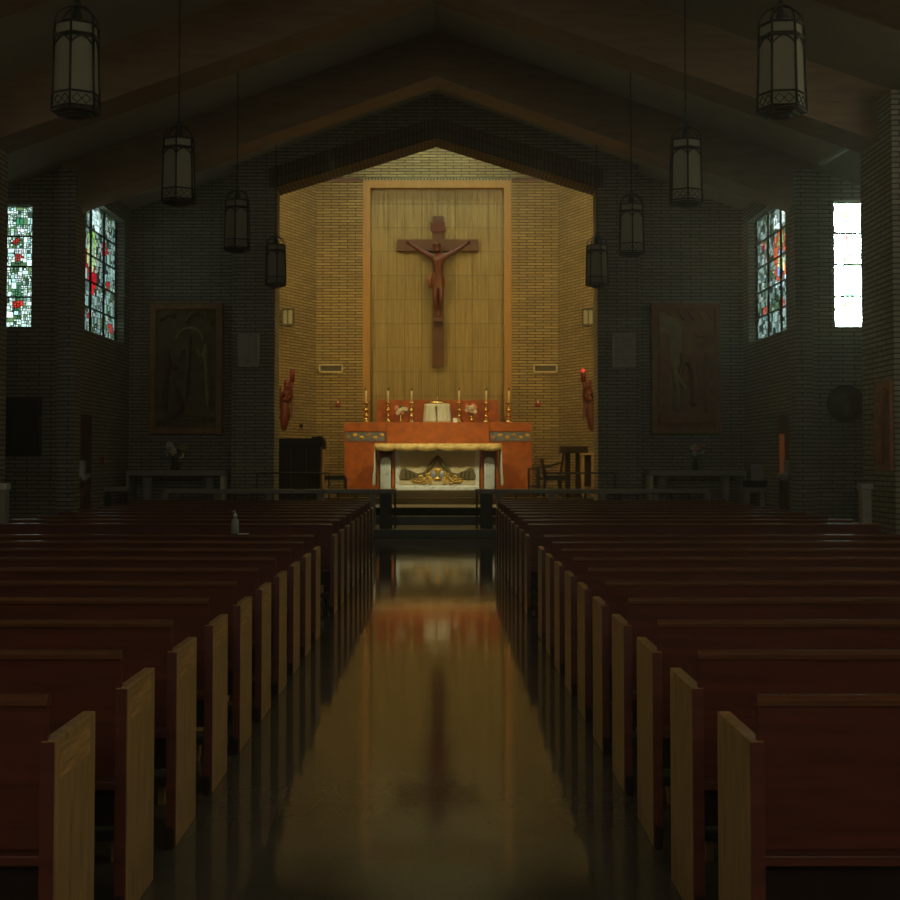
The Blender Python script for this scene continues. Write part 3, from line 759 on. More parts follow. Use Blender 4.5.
# loincloth with a knot at the left hip
lc = MB(); x, y, z = q(438.2, 282, 34.95)
prof = []
i0 = len(lc.v); seg = 24
for j, (rr, dz) in enumerate([(.14, .20), (.155, .16), (.165, .08), (.17, 0), (.165, -.10), (.15, -.17)]):
    for k in range(seg):
        a = 2*PI*k/seg; w = 1+.07*math.sin(5*a+j*.8); lc.v.append((x+rr*w*math.cos(a), y+rr*.72*w*math.sin(a), z+dz+.04*math.sin(a*2+j*.2)))
for j in range(5):
    for k in range(seg): k2 = (k+1) % seg; lc.f.append((j*seg+k, j*seg+k2, (j+1)*seg+k2, (j+1)*seg+k))
lc.f.append(tuple(range(seg))); lc.f.append(tuple(range(5*seg, 6*seg))[::-1])
xk, yk, zk = q(430.5, 276, 34.92)
lc.ball((xk, yk, zk), .055, 10, 8).tube([(xk, yk, zk), (xk-.035, yk-.02, zk-.1), (xk-.02, yk-.02, zk-.2), (xk-.01, yk, zk-.30)], [.05, .06, .055, .03], 10)
lc.build('loincloth', 'loincloth_wood', fg, smooth=True)
xf, zf_ = pt(438.2, 318, 34.95); B(xf-.11, xf+.11, 34.86, 35.1, zf_-.10, zf_+.0).build('foot_rest', 'cross_wood', r, bevel=.01)

# vents, alarms, joints
for s, (a, b) in ((-1, (319, 343)), (1, (533.5, 557.5))):
    xa, zt = pt(a, 364, 34.96); xb, zb = pt(b, 372.5, 34.96)
    o = empty('wall_vent', ((xa+xb)/2, 34.95, zb), 'rectangular vent grille on the brick wall %s of the gold panel' % ('left' if s < 0 else 'right'), 'vent', 'vent grilles')
    f = MB(); t = .035
    f.box(xa, xb, 34.95, 35, zb, zb+t).box(xa, xb, 34.95, 35, zt-t, zt).box(xa, xa+t, 34.95, 35, zb, zt).box(xb-t, xb, 34.95, 35, zb, zt); f.build('frame', 'sandstone', o)
    g = MB()
    for k in range(14): x = xa+t+(xb-xa-2*t)*(k+.5)/14; g.box(x-.008, x+.008, 34.955, 34.985, zb+t, zt-t)
    g.build('grille', 'vent_dark', o); B(xa+t, xb-t, 34.985, 34.998, zb+t, zt-t).build('backing', 'vent_dark', o)
    xx, zz = pt(338 if s < 0 else 538, 403.5, 34.95)
    o = empty('fire_alarm', (xx, 34.95, zz-.06), 'small red fire alarm on the brick wall %s of the altar' % ('left' if s < 0 else 'right'), 'fire alarm', 'fire alarms')
    B(xx-.06, xx+.06, 34.93, 35, zz-.07, zz+.07).build('housing', 'red_plastic', o, bevel=.01)
    MB().ball((xx, 34.925, zz+.035), .03, 10, 6, (1, .5, 1)).build('strobe', 'white_paint', o, smooth=True)
x, y, z = splay_point(300.5, 426)
tag(B(x-.02, x+.07, y-.05, y+.06, z-.04, z+.04).build('wall_outlet', 'black'), 'small black outlet on the brick above the dark pulpit', 'outlet')

# angel statues with torches
for s, cxp in ((-1, 286), (1, 589.5)):
    side = 'left' if s < 0 else 'right'
    P_ = lambda dx, py, y=33.0: (lambda p: (p[0], y, p[1]))(pt(cxp - s*dx, py, y))
    base = P_(0, 432)
    r = empty('angel_statue', base, 'reddish carved winged angel statue on the %s chancel wall beside the pillar' % side, 'statue', 'angel statues')
    V = [P_(0, 408), P_(0, 400, 32.97), P_(.5, 394, 32.97), P_(1, 390, 32.95), P_(1.5, 386.5, 32.92), P_(1.8, 384, 32.92),
         P_(-1, 417), P_(-2, 425), P_(-2, 431.5),
         P_(4, 396, 32.88), P_(4.6, 392, 32.78), P_(-3, 396, 32.9), P_(1, 401, 32.78), P_(4.2, 395, 32.74)]
    E = [(0, 1), (1, 2), (2, 3), (3, 4), (4, 5), (0, 6), (6, 7), (7, 8), (2, 9), (9, 10), (2, 11), (11, 12), (12, 13)]
    skin('body', 'statue_wood', r, V, E, [(.155, .13), (.14, .12), (.16, .12), .06, .095, .08, (.145, .13), (.12, .10), .05, .07, .05, .08, .06, .04])
    hb = P_(1.8, 384.5, 32.93); MB().ball((hb[0], hb[1]+.03, hb[2]+.03), .10, 12, 8).build('hair', 'statue_wood', r, smooth=True)
    for k, (dx0, top, low, w) in enumerate(((-6.6, 384, 413, 3.6), (5.2, 387, 420, 4.2))):
        p = [P_(dx0+a*w, py)[0::2] for a, py in ((-.2, top), (.5, top+3), (.65, top+10), (.3, (top+low)/2+3), (.5, low), (-.1, low-6), (-.7, (top+low)/2+2), (-.7, top+6))]
        ww = MB().prism(p, 32.88, 32.96).build('wing', 'statue_wood', r, bevel=.02)
        for j in range(4):
            fe = MB(); t = .2+.2*j; a = P_(dx0-w*.5, top+(low-top)*t)[0::2]; b = P_(dx0+w*.45, top+(low-top)*(t+.08))[0::2]
            fe.tube([(a[0], 32.88, a[1]), (b[0], 32.88, b[1])], .015, 5)
            fe.build('feather', 'statue_wood', ww)
    t0 = P_(4.6, 393, 32.76); t1 = P_(6.0, 382, 32.7); t2 = P_(6.6, 370, 32.66)
    MB().tube([t0, ((t0[0]+t1[0])/2, t0[1]-.02, (t0[2]+t1[2])/2), t1], [.02, .035, .05], 10).build('torch', 'statue_wood', r, smooth=True)
    MB().tube([t1, ((t1[0]+t2[0])/2, (t1[1]+t2[1])/2, (t1[2]+t2[2])/2), t2], [.055, .06, .062], 12).build('torch_glass', 'dark_red_glass', r, smooth=True)
    if s > 0:
        MB().ball((t2[0], t2[1]-.02, t2[2]-.02), .05, 12, 8).build('lamp', 'red_light', r, smooth=True)
    # bracket to the wall behind
    xw = s*3.80
    B(min(base[0], xw), max(base[0], xw), 33.0, 33.12, base[2]+.3, base[2]+.4).build('bracket', 'iron', r)

# reredos
RY = 34.0; gz0 = pt(438, 422.5, 34.0)[1]
def X(px, D=RY): return pt(px, 440, D)[0]
def Z(py, D=RY): return pt(438, py, D)[1]
r = empty('reredos', (0, RY, .8), 'wide orange marble reredos wall with mosaic bands behind the altar', 'reredos')
B(X(344), X(532), RY, RY+.62, .51, Z(422.5)).build('main_wall', 'red_marble', r, bevel=.01)
B(X(386.5), X(489), RY-.06, RY, .8, Z(422.5)).build('centre_panel', 'red_marble', r, bevel=.008)
for a, b in ((344, 386.5), (489, 532)):
    B(X(a), X(b), RY-.03, RY, Z(431.5), Z(422.5)).build('cornice', 'red_marble_dark', r, bevel=.005)
    mo = B(X(a+1.2), X(b-1.2), RY-.02, RY, Z(441), Z(432.3)).build('mosaic_band', 'mosaic', r)
    rr = random.Random(a); n = 6
    for k in range(n):
        cx = X(a+4.5)+(X(b-4.5)-X(a+4.5))*k/(n-1); cz = Z(436.6)+(.03 if k % 2 else -.025)
        MB().ball((cx, RY-.02, cz), .056, 12, 8, (1, .25, .85)).build('mosaic_rosette', 'gold_relief' if k % 3 else 'frame_wood', mo, smooth=True)
rb = empty('reredos_backing', (0, 34.5, gz0), 'raised dark orange marble slab behind the candlesticks', 'marble slab')
MB().prism([(X(376.5, 34.6), gz0+.002), (X(378, 34.6), Z(400, 34.6)), (X(498, 34.6), Z(400, 34.6)), (X(499.5, 34.6), gz0+.002)], 34.46, 34.62).build('slab', 'red_marble_dark', rb, bevel=.008)
gz = gz0+.001

# candlesticks
def candlestick(px, lab, dy=0):
    x = X(px, 34.2); y = 34.2+dy
    r = empty('altar_candlestick', (x, y, gz), lab, 'candlestick', 'brass candlesticks on the reredos')
    H = Z(402.5, 34.2)-gz
    k = H/.50
    prof = [(.11, 0), (.115, .02), (.10, .045), (.075, .07), (.045, .09), (.04, .115), (.07, .14), (.08, .165), (.055, .195), (.03, .215), (.035, .245), (.075, .28), (.09, .31), (.07, .345), (.035, .37), (.03, .39), (.05, .41), (.04, .43), (.035, .45), (.085, .47), (.09, .50), (.03, .50)]
    MB().lathe([(a, b*k) for a, b in prof], (x, y, gz), 20).build('stem', 'brass', r, smooth=True)
    ft = MB()
    for j in range(3): a = 2*PI*j/3+.5; ft.ball((x+.10*math.cos(a), y+.10*math.sin(a), gz+.022), .024, 8, 6)
    ft.build('feet', 'brass', r, smooth=True)
    MB().lathe([(.024, 0), (.022, Z(390, 34.2)-Z(402.5, 34.2))], (x, y, gz+H), 12).build('candle', 'wax', r, smooth=True)
    MB().lathe([(.03, 0), (.028, .05), (.012, .07)], (x, y, Z(390.5, 34.2)), 10).build('follower', 'brass', r, smooth=True)
for px, lab in ((366, 'brass candlestick at the far left end of the reredos'), (388, 'brass candlestick second from the left on the reredos'), (411.6, 'brass candlestick just left of the veiled tabernacle'),
                (459, 'brass candlestick just right of the veiled tabernacle'), (486.2, 'brass candlestick second from the right on the reredos'), (508.8, 'brass candlestick at the far right end of the reredos')):
    candlestick(px, lab + ', white candle')
# tabernacle
xc = X(437.2, 34.2); w = (X(450, 34.2)-X(424.5, 34.2))/2
r = empty('tabernacle', (xc, 34.2, gz), 'tabernacle draped in a pale pleated veil under a gold domed top', 'tabernacle')
ht = Z(404, 34.2)-gz
vv = MB(); seg = 72; N = 8
for j in range(N):
    t = j/(N-1)
    for k in range(seg):
        a = 2*PI*k/seg; rad = (w*(1.04-.08*t))*(1+.085*math.sin(a*20)*(1-.5*t))
        ca, sa = math.cos(a), math.sin(a); sq = 1/max(abs(ca), abs(sa))**.55
        vv.v.append((xc+rad*ca*min(sq, 1.08), 34.2+rad*.52*sa*min(sq, 1.1), gz+ht*t))
for j in range(N-1):
    for k in range(seg): k2 = (k+1) % seg; vv.f.append((j*seg+k, j*seg+k2, (j+1)*seg+k2, (j+1)*seg+k))
vv.f.append(tuple(range((N-1)*seg, N*seg))); vv.f.append(tuple(range(seg))[::-1])
vb = vv.build('veil', 'veil', r, smooth=True)
MB().prism([(xc-.012, gz+.02), (xc-.055, gz+ht*.85), (xc+.0, gz+ht*.88), (xc+.01, gz+.02)], 34.2-w*.56, 34.2-w*.50).build('veil_slit', 'bronze_relief', r)
fr = MB()
for k in range(22): x = xc-w+2*w*(k+.5)/22; fr.box(x-.006, x+.006, 34.2-w*.58, 34.2-w*.545, gz, gz+.035)
fr.build('fringe', 'gold_relief', r)
MB().lathe([(w*.82, 0), (w*.84, .03), (w*.7, .06), (w*.4, .085), (.02, .10), (.02, .13), (.03, .15), (.005, .18)], (xc, 34.2, gz+ht), 24, sxy=(1, .6)).build('dome', 'brass', r, smooth=True)
# flowers on the reredos
def bouquet(name, lab, x, y, z, hh, sd2, petals, vase='brass', scale=1):
    r = empty(name, (x, y, z), lab, 'flowers', None)
    MB().lathe([(.04*scale, 0), (.055*scale, .03*scale), (.05*scale, .09*scale), (.025*scale, .13*scale), (.045*scale, .17*scale)], (x, y, z), 14).build('vase', vase, r, smooth=True)
    rr = random.Random(sd2); st = MB(); lv = MB(); fl = {}
    for k in range(16):
        a = rr.uniform(0, 2*PI); rad = rr.uniform(.02, .15)*scale; h_ = rr.uniform(.55, 1)*hh
        p = (x+rad*math.cos(a), y+rad*.6*math.sin(a), z+h_); st.tube([(x, y, z+.15*scale), ((x+p[0])/2, (y+p[1])/2, z+h_*.6), p], .005*scale, 5)
        if k % 3 == 2:
            lv.ball(p, .04*scale, 6, 5, (1.4, .5, .5))
        else:
            pm = petals[k % len(petals)]; b = fl.setdefault(pm, MB())
            for j in range(5): t = 2*PI*j/5+k; b.ball((p[0]+.028*scale*math.cos(t), p[1]-.01, p[2]+.028*scale*math.sin(t)), .028*scale, 7, 5, (1, .6, 1))
            b.ball(p, .025*scale, 6, 5)
    st.build('stems', 'leaf', r); lv.build('leaves', 'leaf', r, smooth=True)
    for kk, b in fl.items(): b.build('blossoms', kk, r, smooth=True)
bouquet('flower_vase', 'pink and white flowers on the reredos left of the tabernacle', X(401, 34.15), 34.15, gz, .40, 3, ['petal_pink', 'petal_white', 'petal_pink'])
bouquet('flower_vase', 'pink and white flowers on the reredos right of the tabernacle', X(471.5, 34.15), 34.15, gz, .42, 8, ['petal_white', 'petal_pink', 'petal_white'])
xw = X(455.5, 34.0); tag(B(xw-.06, xw+.05, 34.02, 34.06, gz, gz+.11).build('small_card', 'white_cloth'), 'small white card leaning by the candlestick right of the tabernacle', 'card')

# altar table
AYF = 32.2
def XA(px, D=AYF): return pt(px, 470, D)[0]
def ZA(py, D=AYF): return pt(438, py, D)[1]
r = empty('altar', (0, AYF, .8), 'white marble altar table with carved frontal and arched end columns', 'altar')
xl, xr = XA(375.5), XA(500.5); zt = ZA(443.8)
AYB = 33.25
zs = ZA(450.3)
B(xl+.03, xr-.03, AYF+.02, AYB, zs+.01, zt-.012).build('table_slab', 'white_marble', r, bevel=.008)
FP = AYF+.43
xa, xb = XA(395.3, FP), XA(479.3, FP)
body = B(xa, xb, FP, AYB-.1, .8, zs+.01).build('frontal_block', 'white_marble', r, bevel=.004)
B(xa+.10, xb-.10, FP-.012, FP, ZA(484.5, FP), zs-.04).build('frontal_inset', 'sandstone', body)
B(xa, xb, FP-.06, FP, .8, ZA(486.5, FP)).build('frontal_plinth', 'white_marble', body, bevel=.01)
# end columns: arched white marble fronts between orange marble piers
for a, b in ((380.5, 391), (484, 494.5)):
    x0, x1 = XA(a, FP), XA(b, FP); zz = ZA(457, FP); rr_ = (x1-x0)/2; cxm = (x0+x1)/2
    poly = [(x0, .8), (x1, .8)] + [(cxm+rr_*math.cos(t), zz-rr_+rr_*math.sin(t)) for t in [PI*j/14 for j in range(15)]]
    MB().prism(poly, FP-.10, FP+.35).build('arched_column', 'white_marble', r, bevel=.012)
    for g, h_ in ((a-3.6, a-.8), (b+.8, b+3.6)):
        B(XA(g, FP), XA(h_, FP), FP+.0, FP+.30, .8, zs+.01).build('marble_pier', 'red_marble', r, bevel=.004)
    B(XA(a-3.6, FP), XA(b+3.6, FP), FP+.30, FP+.55, .8, zs+.01).build('pier_backing', 'red_marble_dark', r)
# carved relief on the frontal
def RP(px, py): x, z = pt(px, py, FP-.02); return (x, z)
cx0 = XA(437.5, FP)
for s in (-1, 1):
    pts = [(9, 464), (14, 472), (20, 473.5), (28, 470), (33, 466.8), (36.5, 470), (38.3, 476), (37.5, 479), (30, 479.6), (20, 477.5), (13, 476), (8, 471)]
    poly = [RP(437.5+s*a, b) for a, b in pts]
    wg = MB().prism(poly, FP-.05, FP-.01).build('carved_wing', 'bronze_relief', body, bevel=.01)
    for a in (24, 28, 32):
        p, p2 = RP(437.5+s*a, 471.5), RP(437.5+s*(a-1.2), 478.6)
        MB().tube([(p[0], FP-.05, p[1]), (p2[0], FP-.05, p2[1])], .012, 5).build('wing_rib', 'black_wood', body)
    sc = MB()
    for (ca, cb, rr_) in ((22.5, 480.5, 2.0), (17, 477.8, 2.4), (13.5, 482, 1.9), (9.5, 475.5, 2.2)):
        p = RP(437.5+s*ca, cb); R_ = rr_/43.1
        sc.tube([(p[0]+R_*(1-.35*j/14)*math.cos(s*2*PI*j/14), FP-.045, p[1]+R_*(1-.35*j/14)*math.sin(2*PI*j/14)) for j in range(15)], .017, 6)
    sc.tube([(RP(437.5+s*25, 480)[0], FP-.04, RP(0, 480)[1]), (RP(437.5+s*18, 482.5)[0], FP-.04, RP(0, 482.5)[1]), (RP(437.5+s*11, 478)[0], FP-.04, RP(0, 478)[1]), (RP(437.5+s*7, 470)[0], FP-.04, RP(0, 470)[1])], .016, 6)
    sc.build('vine_scroll', 'gold_relief', body, smooth=True)
    p = RP(437.5+s*7.2, 484); B(p[0]-.045, p[0]+.045, FP-.05, FP-.01, p[1], p[1]+.16).build('vine_root', 'gold_relief', body, bevel=.01)
    p = RP(437.5+s*3.9, 474.5); MB().ball((p[0], FP-.02, p[1]), .075, 16, 10, (1, .35, 1.2)).build('carved_disc', 'silver_relief', body, smooth=True)
    # dark diagonal bars modelling the crossed shadows on the frontal
    p0, p1, p2 = RP(437.5+s*1.5, 458.5), RP(437.5+s*6.5, 466), RP(437.5+s*11, 474)
    MB().tube([(p0[0], FP-.02, p0[1]), (p1[0], FP-.025, p1[1]), (p2[0], FP-.02, p2[1])], [.05, .06, .03], 10).build('shadow_bar', 'bronze_relief', body, smooth=True)
p = RP(437.5, 457.8); MB().ball((p[0], FP-.015, p[1]), .06, 14, 10, (1, .4, 1)).build('shadow_knob', 'bronze_relief', body, smooth=True)  # dark knob where the modelled shadows meet
p = RP(437.5, 479.5); MB().lathe([(.085, 0), (.08, .015), (.03, .04), (.018, .08), (.02, .10), (.05, .13), (.085, .20), (.095, .27), (.09, .27)], (p[0], FP-.03, p[1]), 18, sxy=(1, .4)).build('carved_chalice', 'gold_relief', body, smooth=True)
# gold altar cloth with scalloped front and white linen falling at the ends
c = MB(); N = 64
yy0 = AYF-.015
for i in range(N+1):
    x = xl-.02+(xr-xl+.04)*i/N; t = i/N
    zz = zs + .012 - .035*abs(math.sin(t*PI*6)); bulge = .035*abs(math.sin(t*PI*6)) + .006*math.sin(i*1.7)
    c.v += [(x, AYB+.01, zt), (x, yy0-.004, zt), (x, yy0-.012-bulge*.5, (zt+zz)/2), (x, yy0-.004-bulge, zz)]
for i in range(N):
    for k in range(3): a = i*4+k; c.f.append((a, a+1, a+5, a+4))
o = c.build('altar_cloth', 'gold_cloth', smooth=True); sm = o.modifiers.new('thick', 'SOLIDIFY'); sm.thickness = .01; sm.offset = 1
tag(o, 'gold altar cloth with a scalloped edge over the front of the altar', 'altar cloth')
for s, xe in ((-1, xl), (1, xr)):
    c = MB(); n1, n2 = 14, 16
    for i in range(n1+1):
        for j in range(n2+1):
            t = j/n2; y = AYF-.0+(AYB-AYF)*i/n1
            c.v.append((xe+s*(.012+.022*t+.03*math.sin(i*1.9+t*2)*t*.7+.012*math.sin(t*9)*t), y+.012*math.sin(t*7), zt-.004-(zt-.004-ZA(486))*t))
    for i in range(n1):
        for j in range(n2): a = i*(n2+1)+j; c.f.append((a, a+1, a+n2+2, a+n2+1))
    o = c.build('linen_cloth', 'white_cloth', smooth=True); sm = o.modifiers.new('thick', 'SOLIDIFY'); sm.thickness = .025; sm.offset = 0
    tag(o, 'white linen cloth hanging down the %s end of the altar' % ('left' if s < 0 else 'right'), 'cloth')

# pulpit on the left
PY = 29.75
def XP(px, D=PY): return pt(px, 470, D)[0]
def ZP(py, D=PY): return pt(300, py, D)[1]
r = empty('pulpit', (XP(300), PY+.3, .51), 'large dark wooden pulpit left of the altar behind the rail', 'pulpit')
B(XP(277.5), XP(320), PY, PY+.7, .51, ZP(446)).build('body', 'dark_wood', r, bevel=.01)
B(XP(275), XP(323), PY-.05, PY+.75, ZP(446), ZP(438.5)).build('top', 'dark_wood', r, bevel=.01)
MB().prism([(XP(311), ZP(438.5)), (XP(311), ZP(436.5)), (XP(321.5), ZP(436.5)), (XP(324.5), ZP(441)), (XP(325), ZP(449)), (XP(322.5), ZP(449)), (XP(322), ZP(440))], PY+.1, PY+.5).build('book_rest', 'dark_wood', r, bevel=.006)
for px in (291, 306): B(XP(px)-.008, XP(px)+.008, PY-.012, PY, .51, ZP(446)).build('moulding', 'mahogany', r)
B(XP(320), XP(321.8), PY+.1, PY+.65, .51, ZP(448)).build('corner_post', 'frame_wood', r)

def slat(mb, a, b, w, d):      # straight square bar between two points
    a, b = Vector(a), Vector(b); t = (b-a).normalized(); u = Vector((1, 0, 0)) if abs(t.x) < .9 else Vector((0, 0, 1))
    v = t.cross(u).normalized(); u = v.cross(t).normalized(); i = len(mb.v)
    for p in (a, b):
        for sx_, sy_ in ((-1, -1), (1, -1), (1, 1), (-1, 1)): mb.v.append(tuple(p+u*sx_*w+v*sy_*d))
    for f in ((0, 1, 2, 3), (7, 6, 5, 4), (0, 4, 5, 1), (1, 5, 6, 2), (2, 6, 7, 3), (3, 7, 4, 0)): mb.f.append(tuple(i+k for k in f))
    return mb
def chair(x, y, z, face, lab, m, pad, w=.52, hb=1.15, arms=True, y2=None):
    """face=+1: sitter looks to +x; seen side-on"""
    r = empty('sanctuary_chair', (x, y, z), lab, 'chair', None)
    d = .50; f = face; yA, yB = y, y+w
    for yy in (yA, yB):
        slat(MB(), (x+f*d/2, yy, z), (x+f*d/2, yy, z+(.66 if arms else .44)), .022, .022).build('leg', m, r)
        slat(MB(), (x-f*d/2-f*.04, yy, z), (x-f*d/2, yy, z+.45), .022, .022).build('leg', m, r)
        if arms:
            MB().tube([(x-f*d/2-f*.03, yy, z+.78), (x-f*d*.1, yy, z+.70), (x+f*d/2+f*.03, yy, z+.66)], .022, 8).build('armrest', m, r)
    sl = MB(); 
    for yy in (yA, yB): slat(sl, (x-f*d/2, yy, z+.42), (x-f*d/2-f*.10, yy, z+hb), .024, .022)
    slat(sl, (x-f*d/2-f*.10, yA, z+hb-.03), (x-f*d/2-f*.10, yB, z+hb-.03), .02, .03)
    slat(sl, (x-f*d/2-f*.03, yA, z+.60), (x-f*d/2-f*.03, yB, z+.60), .02, .02)
    sl.build('back_frame', m, r)
    MB().prism([(x-f*(d/2-.015), z+.56), (x-f*(d/2+.03), z+.56), (x-f*(d/2+.11), z+hb-.07), (x-f*(d/2+.055), z+hb-.07)], yA+.03, yB-.03).build('backrest', pad, r, bevel=.012)
    a, b = sorted((x-f*d/2, x+f*d/2)); B(a, b, yA-.01, yB+.01, z+.37, z+.43).build('seat_frame', m, r)
    B(a+.01, b-.01, yA+.0, yB-.0, z+.43, z+.50).build('seat', pad, r, bevel=.02)
CY0 = 32.7
def XC(px, D=CY0): return pt(px, 470, D)[0]
def ZC(py, D=CY0): return pt(438, py, D)[1]
chair(XC(331)+.10, 32.3, .66, 1, 'dark side chair between the pulpit and the orange reredos', 'black_wood', 'black_wood', arms=False, w=.42, hb=.98)
chair(XC(549, 33.2), 33.06, .66, -1, 'dark wooden armchair with tan upholstery right of the altar', 'dark_wood', 'upholstery', hb=1.12)
chair(XC(543.5, 32.1)+.30, 32.02, .66, 1, 'black framed chair in front of the tan armchair', 'black_wood', 'black_wood', w=.45, hb=.88, arms=False)
# small side table
r = empty('side_table', (XC(534), 32.7, .66), 'small black open side table against the right end of the reredos', 'table')
xa, xb = XC(528.5), XC(539.5); zt2 = ZC(468)
B(xa, xb, CY0, CY0+.3, zt2-.035, zt2).build('table_top', 'black_wood', r)
for x in (xa, xb-.03):
    for yy in (CY0, CY0+.27): B(x, x+.03, yy, yy+.03, .66, zt2-.035).build('leg', 'black_wood', r)
B(xa, xb, CY0, CY0+.3, ZC(487), ZC(485.5)).build('shelf', 'black_wood', r)
# lectern table
LY = 31.5
r = empty('lectern', (XC(574, LY), LY+.2, .66), 'dark wooden lectern on two posts right of the altar', 'lectern')
xa, xb = XC(560, LY), XC(588, LY); z0, z1 = pt(574, 453, LY)[1], pt(574, 446, LY)[1]
B(xa, xb, LY, LY+.45, z0, z1).build('desk', 'dark_wood', r, bevel=.008)
for a, b in ((566, 571), (576.5, 580.5)): B(XC(a, LY), XC(b, LY), LY+.15, LY+.30, .71, z0).build('post', 'dark_wood', r)
B(XC(563, LY), XC(583, LY), LY+.05, LY+.42, .66, .71).build('base', 'dark_wood', r, bevel=.01)
# pale wood stand
SY = 32.2
r = empty('wooden_stand', (XC(588, SY), SY+.15, .66), 'pale open wooden stand between the lectern and right pillar', 'stand')
xa, xb = XC(580.5, SY), XC(595, SY); zt3 = pt(588, 453, SY)[1]
B(xa-.02, xb+.02, SY, SY+.35, zt3-.05, zt3).build('stand_top', 'oak', r, bevel=.005)
for x0, x1 in ((582, 584.5), (591.5, 594.5)):
    for yy in (SY+.02, SY+.28): B(XC(x0, SY), XC(x1, SY), yy, yy+.05, .66, zt3-.05).build('leg', 'oak', r)
B(XC(584.5, SY), XC(591.5, SY), SY+.14, SY+.18, .9, zt3-.05).build('stand_panel', 'dark_wood', r)
# metal hand rails beside the sanctuary
for s, (a, b, mid) in ((-1, (257, 329, 291)), (1, (544, 615, 580))):
    HY = 28.1; xa, xb, xm = (pt(k, 473, HY)[0] for k in (a, b, mid)); zt_ = pt(438, 473, HY)[1]
    r = empty('hand_rail', ((xa+xb)/2, HY, .17), 'thin black metal hand rail standing in front of the %s chancel pillar' % ('left' if s < 0 else 'right'), 'railing', 'metal hand rails')
    MB().tube([(xa, HY, zt_), (xb, HY, zt_)], .017, 8).build('top_bar', 'iron', r)
    for x in (xa, xm, xb): MB().tube([(x, HY, .17), (x, HY, zt_)], .015, 8).build('post', 'iron', r)

# communion rail
for s in (-1, 1):
    RYY = 27.45; nm = 'left' if s < 0 else 'right'
    xi_, xo_ = s*.77, s*5.33
    r = empty('communion_rail', (s*3, RYY, .17), 'grey marble communion rail on low posts %s of the centre opening' % nm, 'railing', 'communion rails')
    zt_ = pt(438, 489.2, RYY)[1]; zb_ = pt(438, 493.6, RYY)[1]
    a, b = sorted((xi_, xo_)); B(a, b, RYY, RYY+.30, zb_, zt_).build('rail_top', 'grey_marble', r, bevel=.012)
    for k in range(5):
        x = xi_+s*(.42+k*1.02); a, b = sorted((x, x+s*.13)); B(a, b, RYY+.08, RYY+.22, .17, zb_).build('marble_post', 'grey_marble', r, bevel=.01)
        if k < 4:
            for j in range(1, 3): xx = x+s*.34*j+s*.05; MB().tube([(xx, RYY+.15, .17), (xx, RYY+.15, zb_)], .018, 8).build('bronze_bar', 'bronze_dark', r)
    MB().tube([(xi_+s*.03, RYY+.04, .17), (xi_+s*.03, RYY+.04, zb_)], .02, 8).build('end_bar', 'bronze_dark', r)
    a, b = sorted((xi_+s*.10, xi_+s*.34)); B(a, b, RYY+.05, RYY+.25, .17, zb_).build('end_panel', 'bronze_dark', r, bevel=.01)

# ------------------------------------------------------------------ SIDE ALTARS, REREDOS PANELS
for s, (xa_, xb_, c1, c2) in ((-1, (126, 224, 144, 206.5)), (1, (650, 747, 665, 728.5))):
    D = 28.0; nm = 'left' if s < 0 else 'right'
    P = lambda px, py=480: pt(px, py, D)
    xa, zt_ = P(xa_, 470.2); xb, zb_ = P(xb_, 475.8)
    r = empty('side_altar', ((xa+xb)/2, D+.4, .2), 'grey marble side altar table under the %s carved panel' % nm, 'altar', 'side altars')
    B(xa, xb, D, D+.75, zb_, zt_).build('altar_top', 'grey_marble', r, bevel=.01)
    for c in (c1, c2): x = P(c)[0]; MB().lathe([(.13, 0), (.13, .06), (.10, .1), (.10, zb_-.2-.08), (.12, zb_-.2)], (x, D+.3, .2), 16).build('column', 'grey_marble', r, smooth=True)
    cl = P(221.5 if s < 0 else 652)[0]; co = P(127.5 if s < 0 else 745)[0]
    for x in (cl, co): B(x-.025, x+.025, D-.02, D+.72, .55, zb_).build('cloth_drop', 'white_paint' if x == cl else 'grey_marble', r, bevel=.01)
    bx_, bz_ = pt(175 if s < 0 else 696, 470, D+.3)
    bouquet('flower_vase', 'pale flower bouquet on the %s side altar' % nm, bx_, D+.3, zt_, .50, 20+s, ['relief_pale', 'petal_white'] if s < 0 else ['petal_pink', 'petal_white', 'petal_pink'], 'bronze_dark', 1.5 if s < 0 else 1.2)  # left petals take a duller colour standing in for dim light
# carved panels
def figure(parent, pts, m, y, rad):
    V = [(pt(a, b, 29.1)[0], y, pt(a, b, 29.1)[1]) for a, b in pts]
    E = [(0, 1), (1, 2), (2, 3), (3, 4)] + ([(1, 5), (5, 6)] if len(pts) > 5 else [])
    return skin('carved_figure', m, parent, V, E, rad[:len(pts)])
def framed(a, b, t, bo, lab, bgm, group=None):
    D = 29.05; xa, zt_ = pt(a, t, D); xb, zb_ = pt(b, bo, D)
    r = empty('relief_panel', ((xa+xb)/2, D, zb_), lab, 'relief panel'); w = .13
    MB().prism([(xa, zb_), (xb, zb_), (xb, zt_), (xa, zt_)], D+.06, D+.15).build('panel', bgm, r)
    f = r
    B(xa, xa+w, D-.03, D+.15, zb_, zt_).build('frame', 'panel_frame', r, bevel=.015); B(xb-w, xb, D-.03, D+.15, zb_, zt_).build('frame', 'panel_frame', r, bevel=.015)
    B(xa+w, xb-w, D-.03, D+.15, zt_-w, zt_).build('frame', 'panel_frame', r, bevel=.015); B(xa+w, xb-w, D-.03, D+.15, zb_, zb_+w).build('frame', 'panel_frame', r, bevel=.015)
    return r
r = framed(150, 222, 303, 434, 'dim gilded carved panel hanging above the left side altar', 'relief_gold')
R_ = [(.09, .04), (.13, .05), (.16, .05), (.17, .05), (.10, .04), .05, .04]
figure(r, [(190, 335), (190, 346), (189, 365), (187, 385), (186, 400), (182, 350), (178, 362)], 'relief_gold', 29.08, R_)
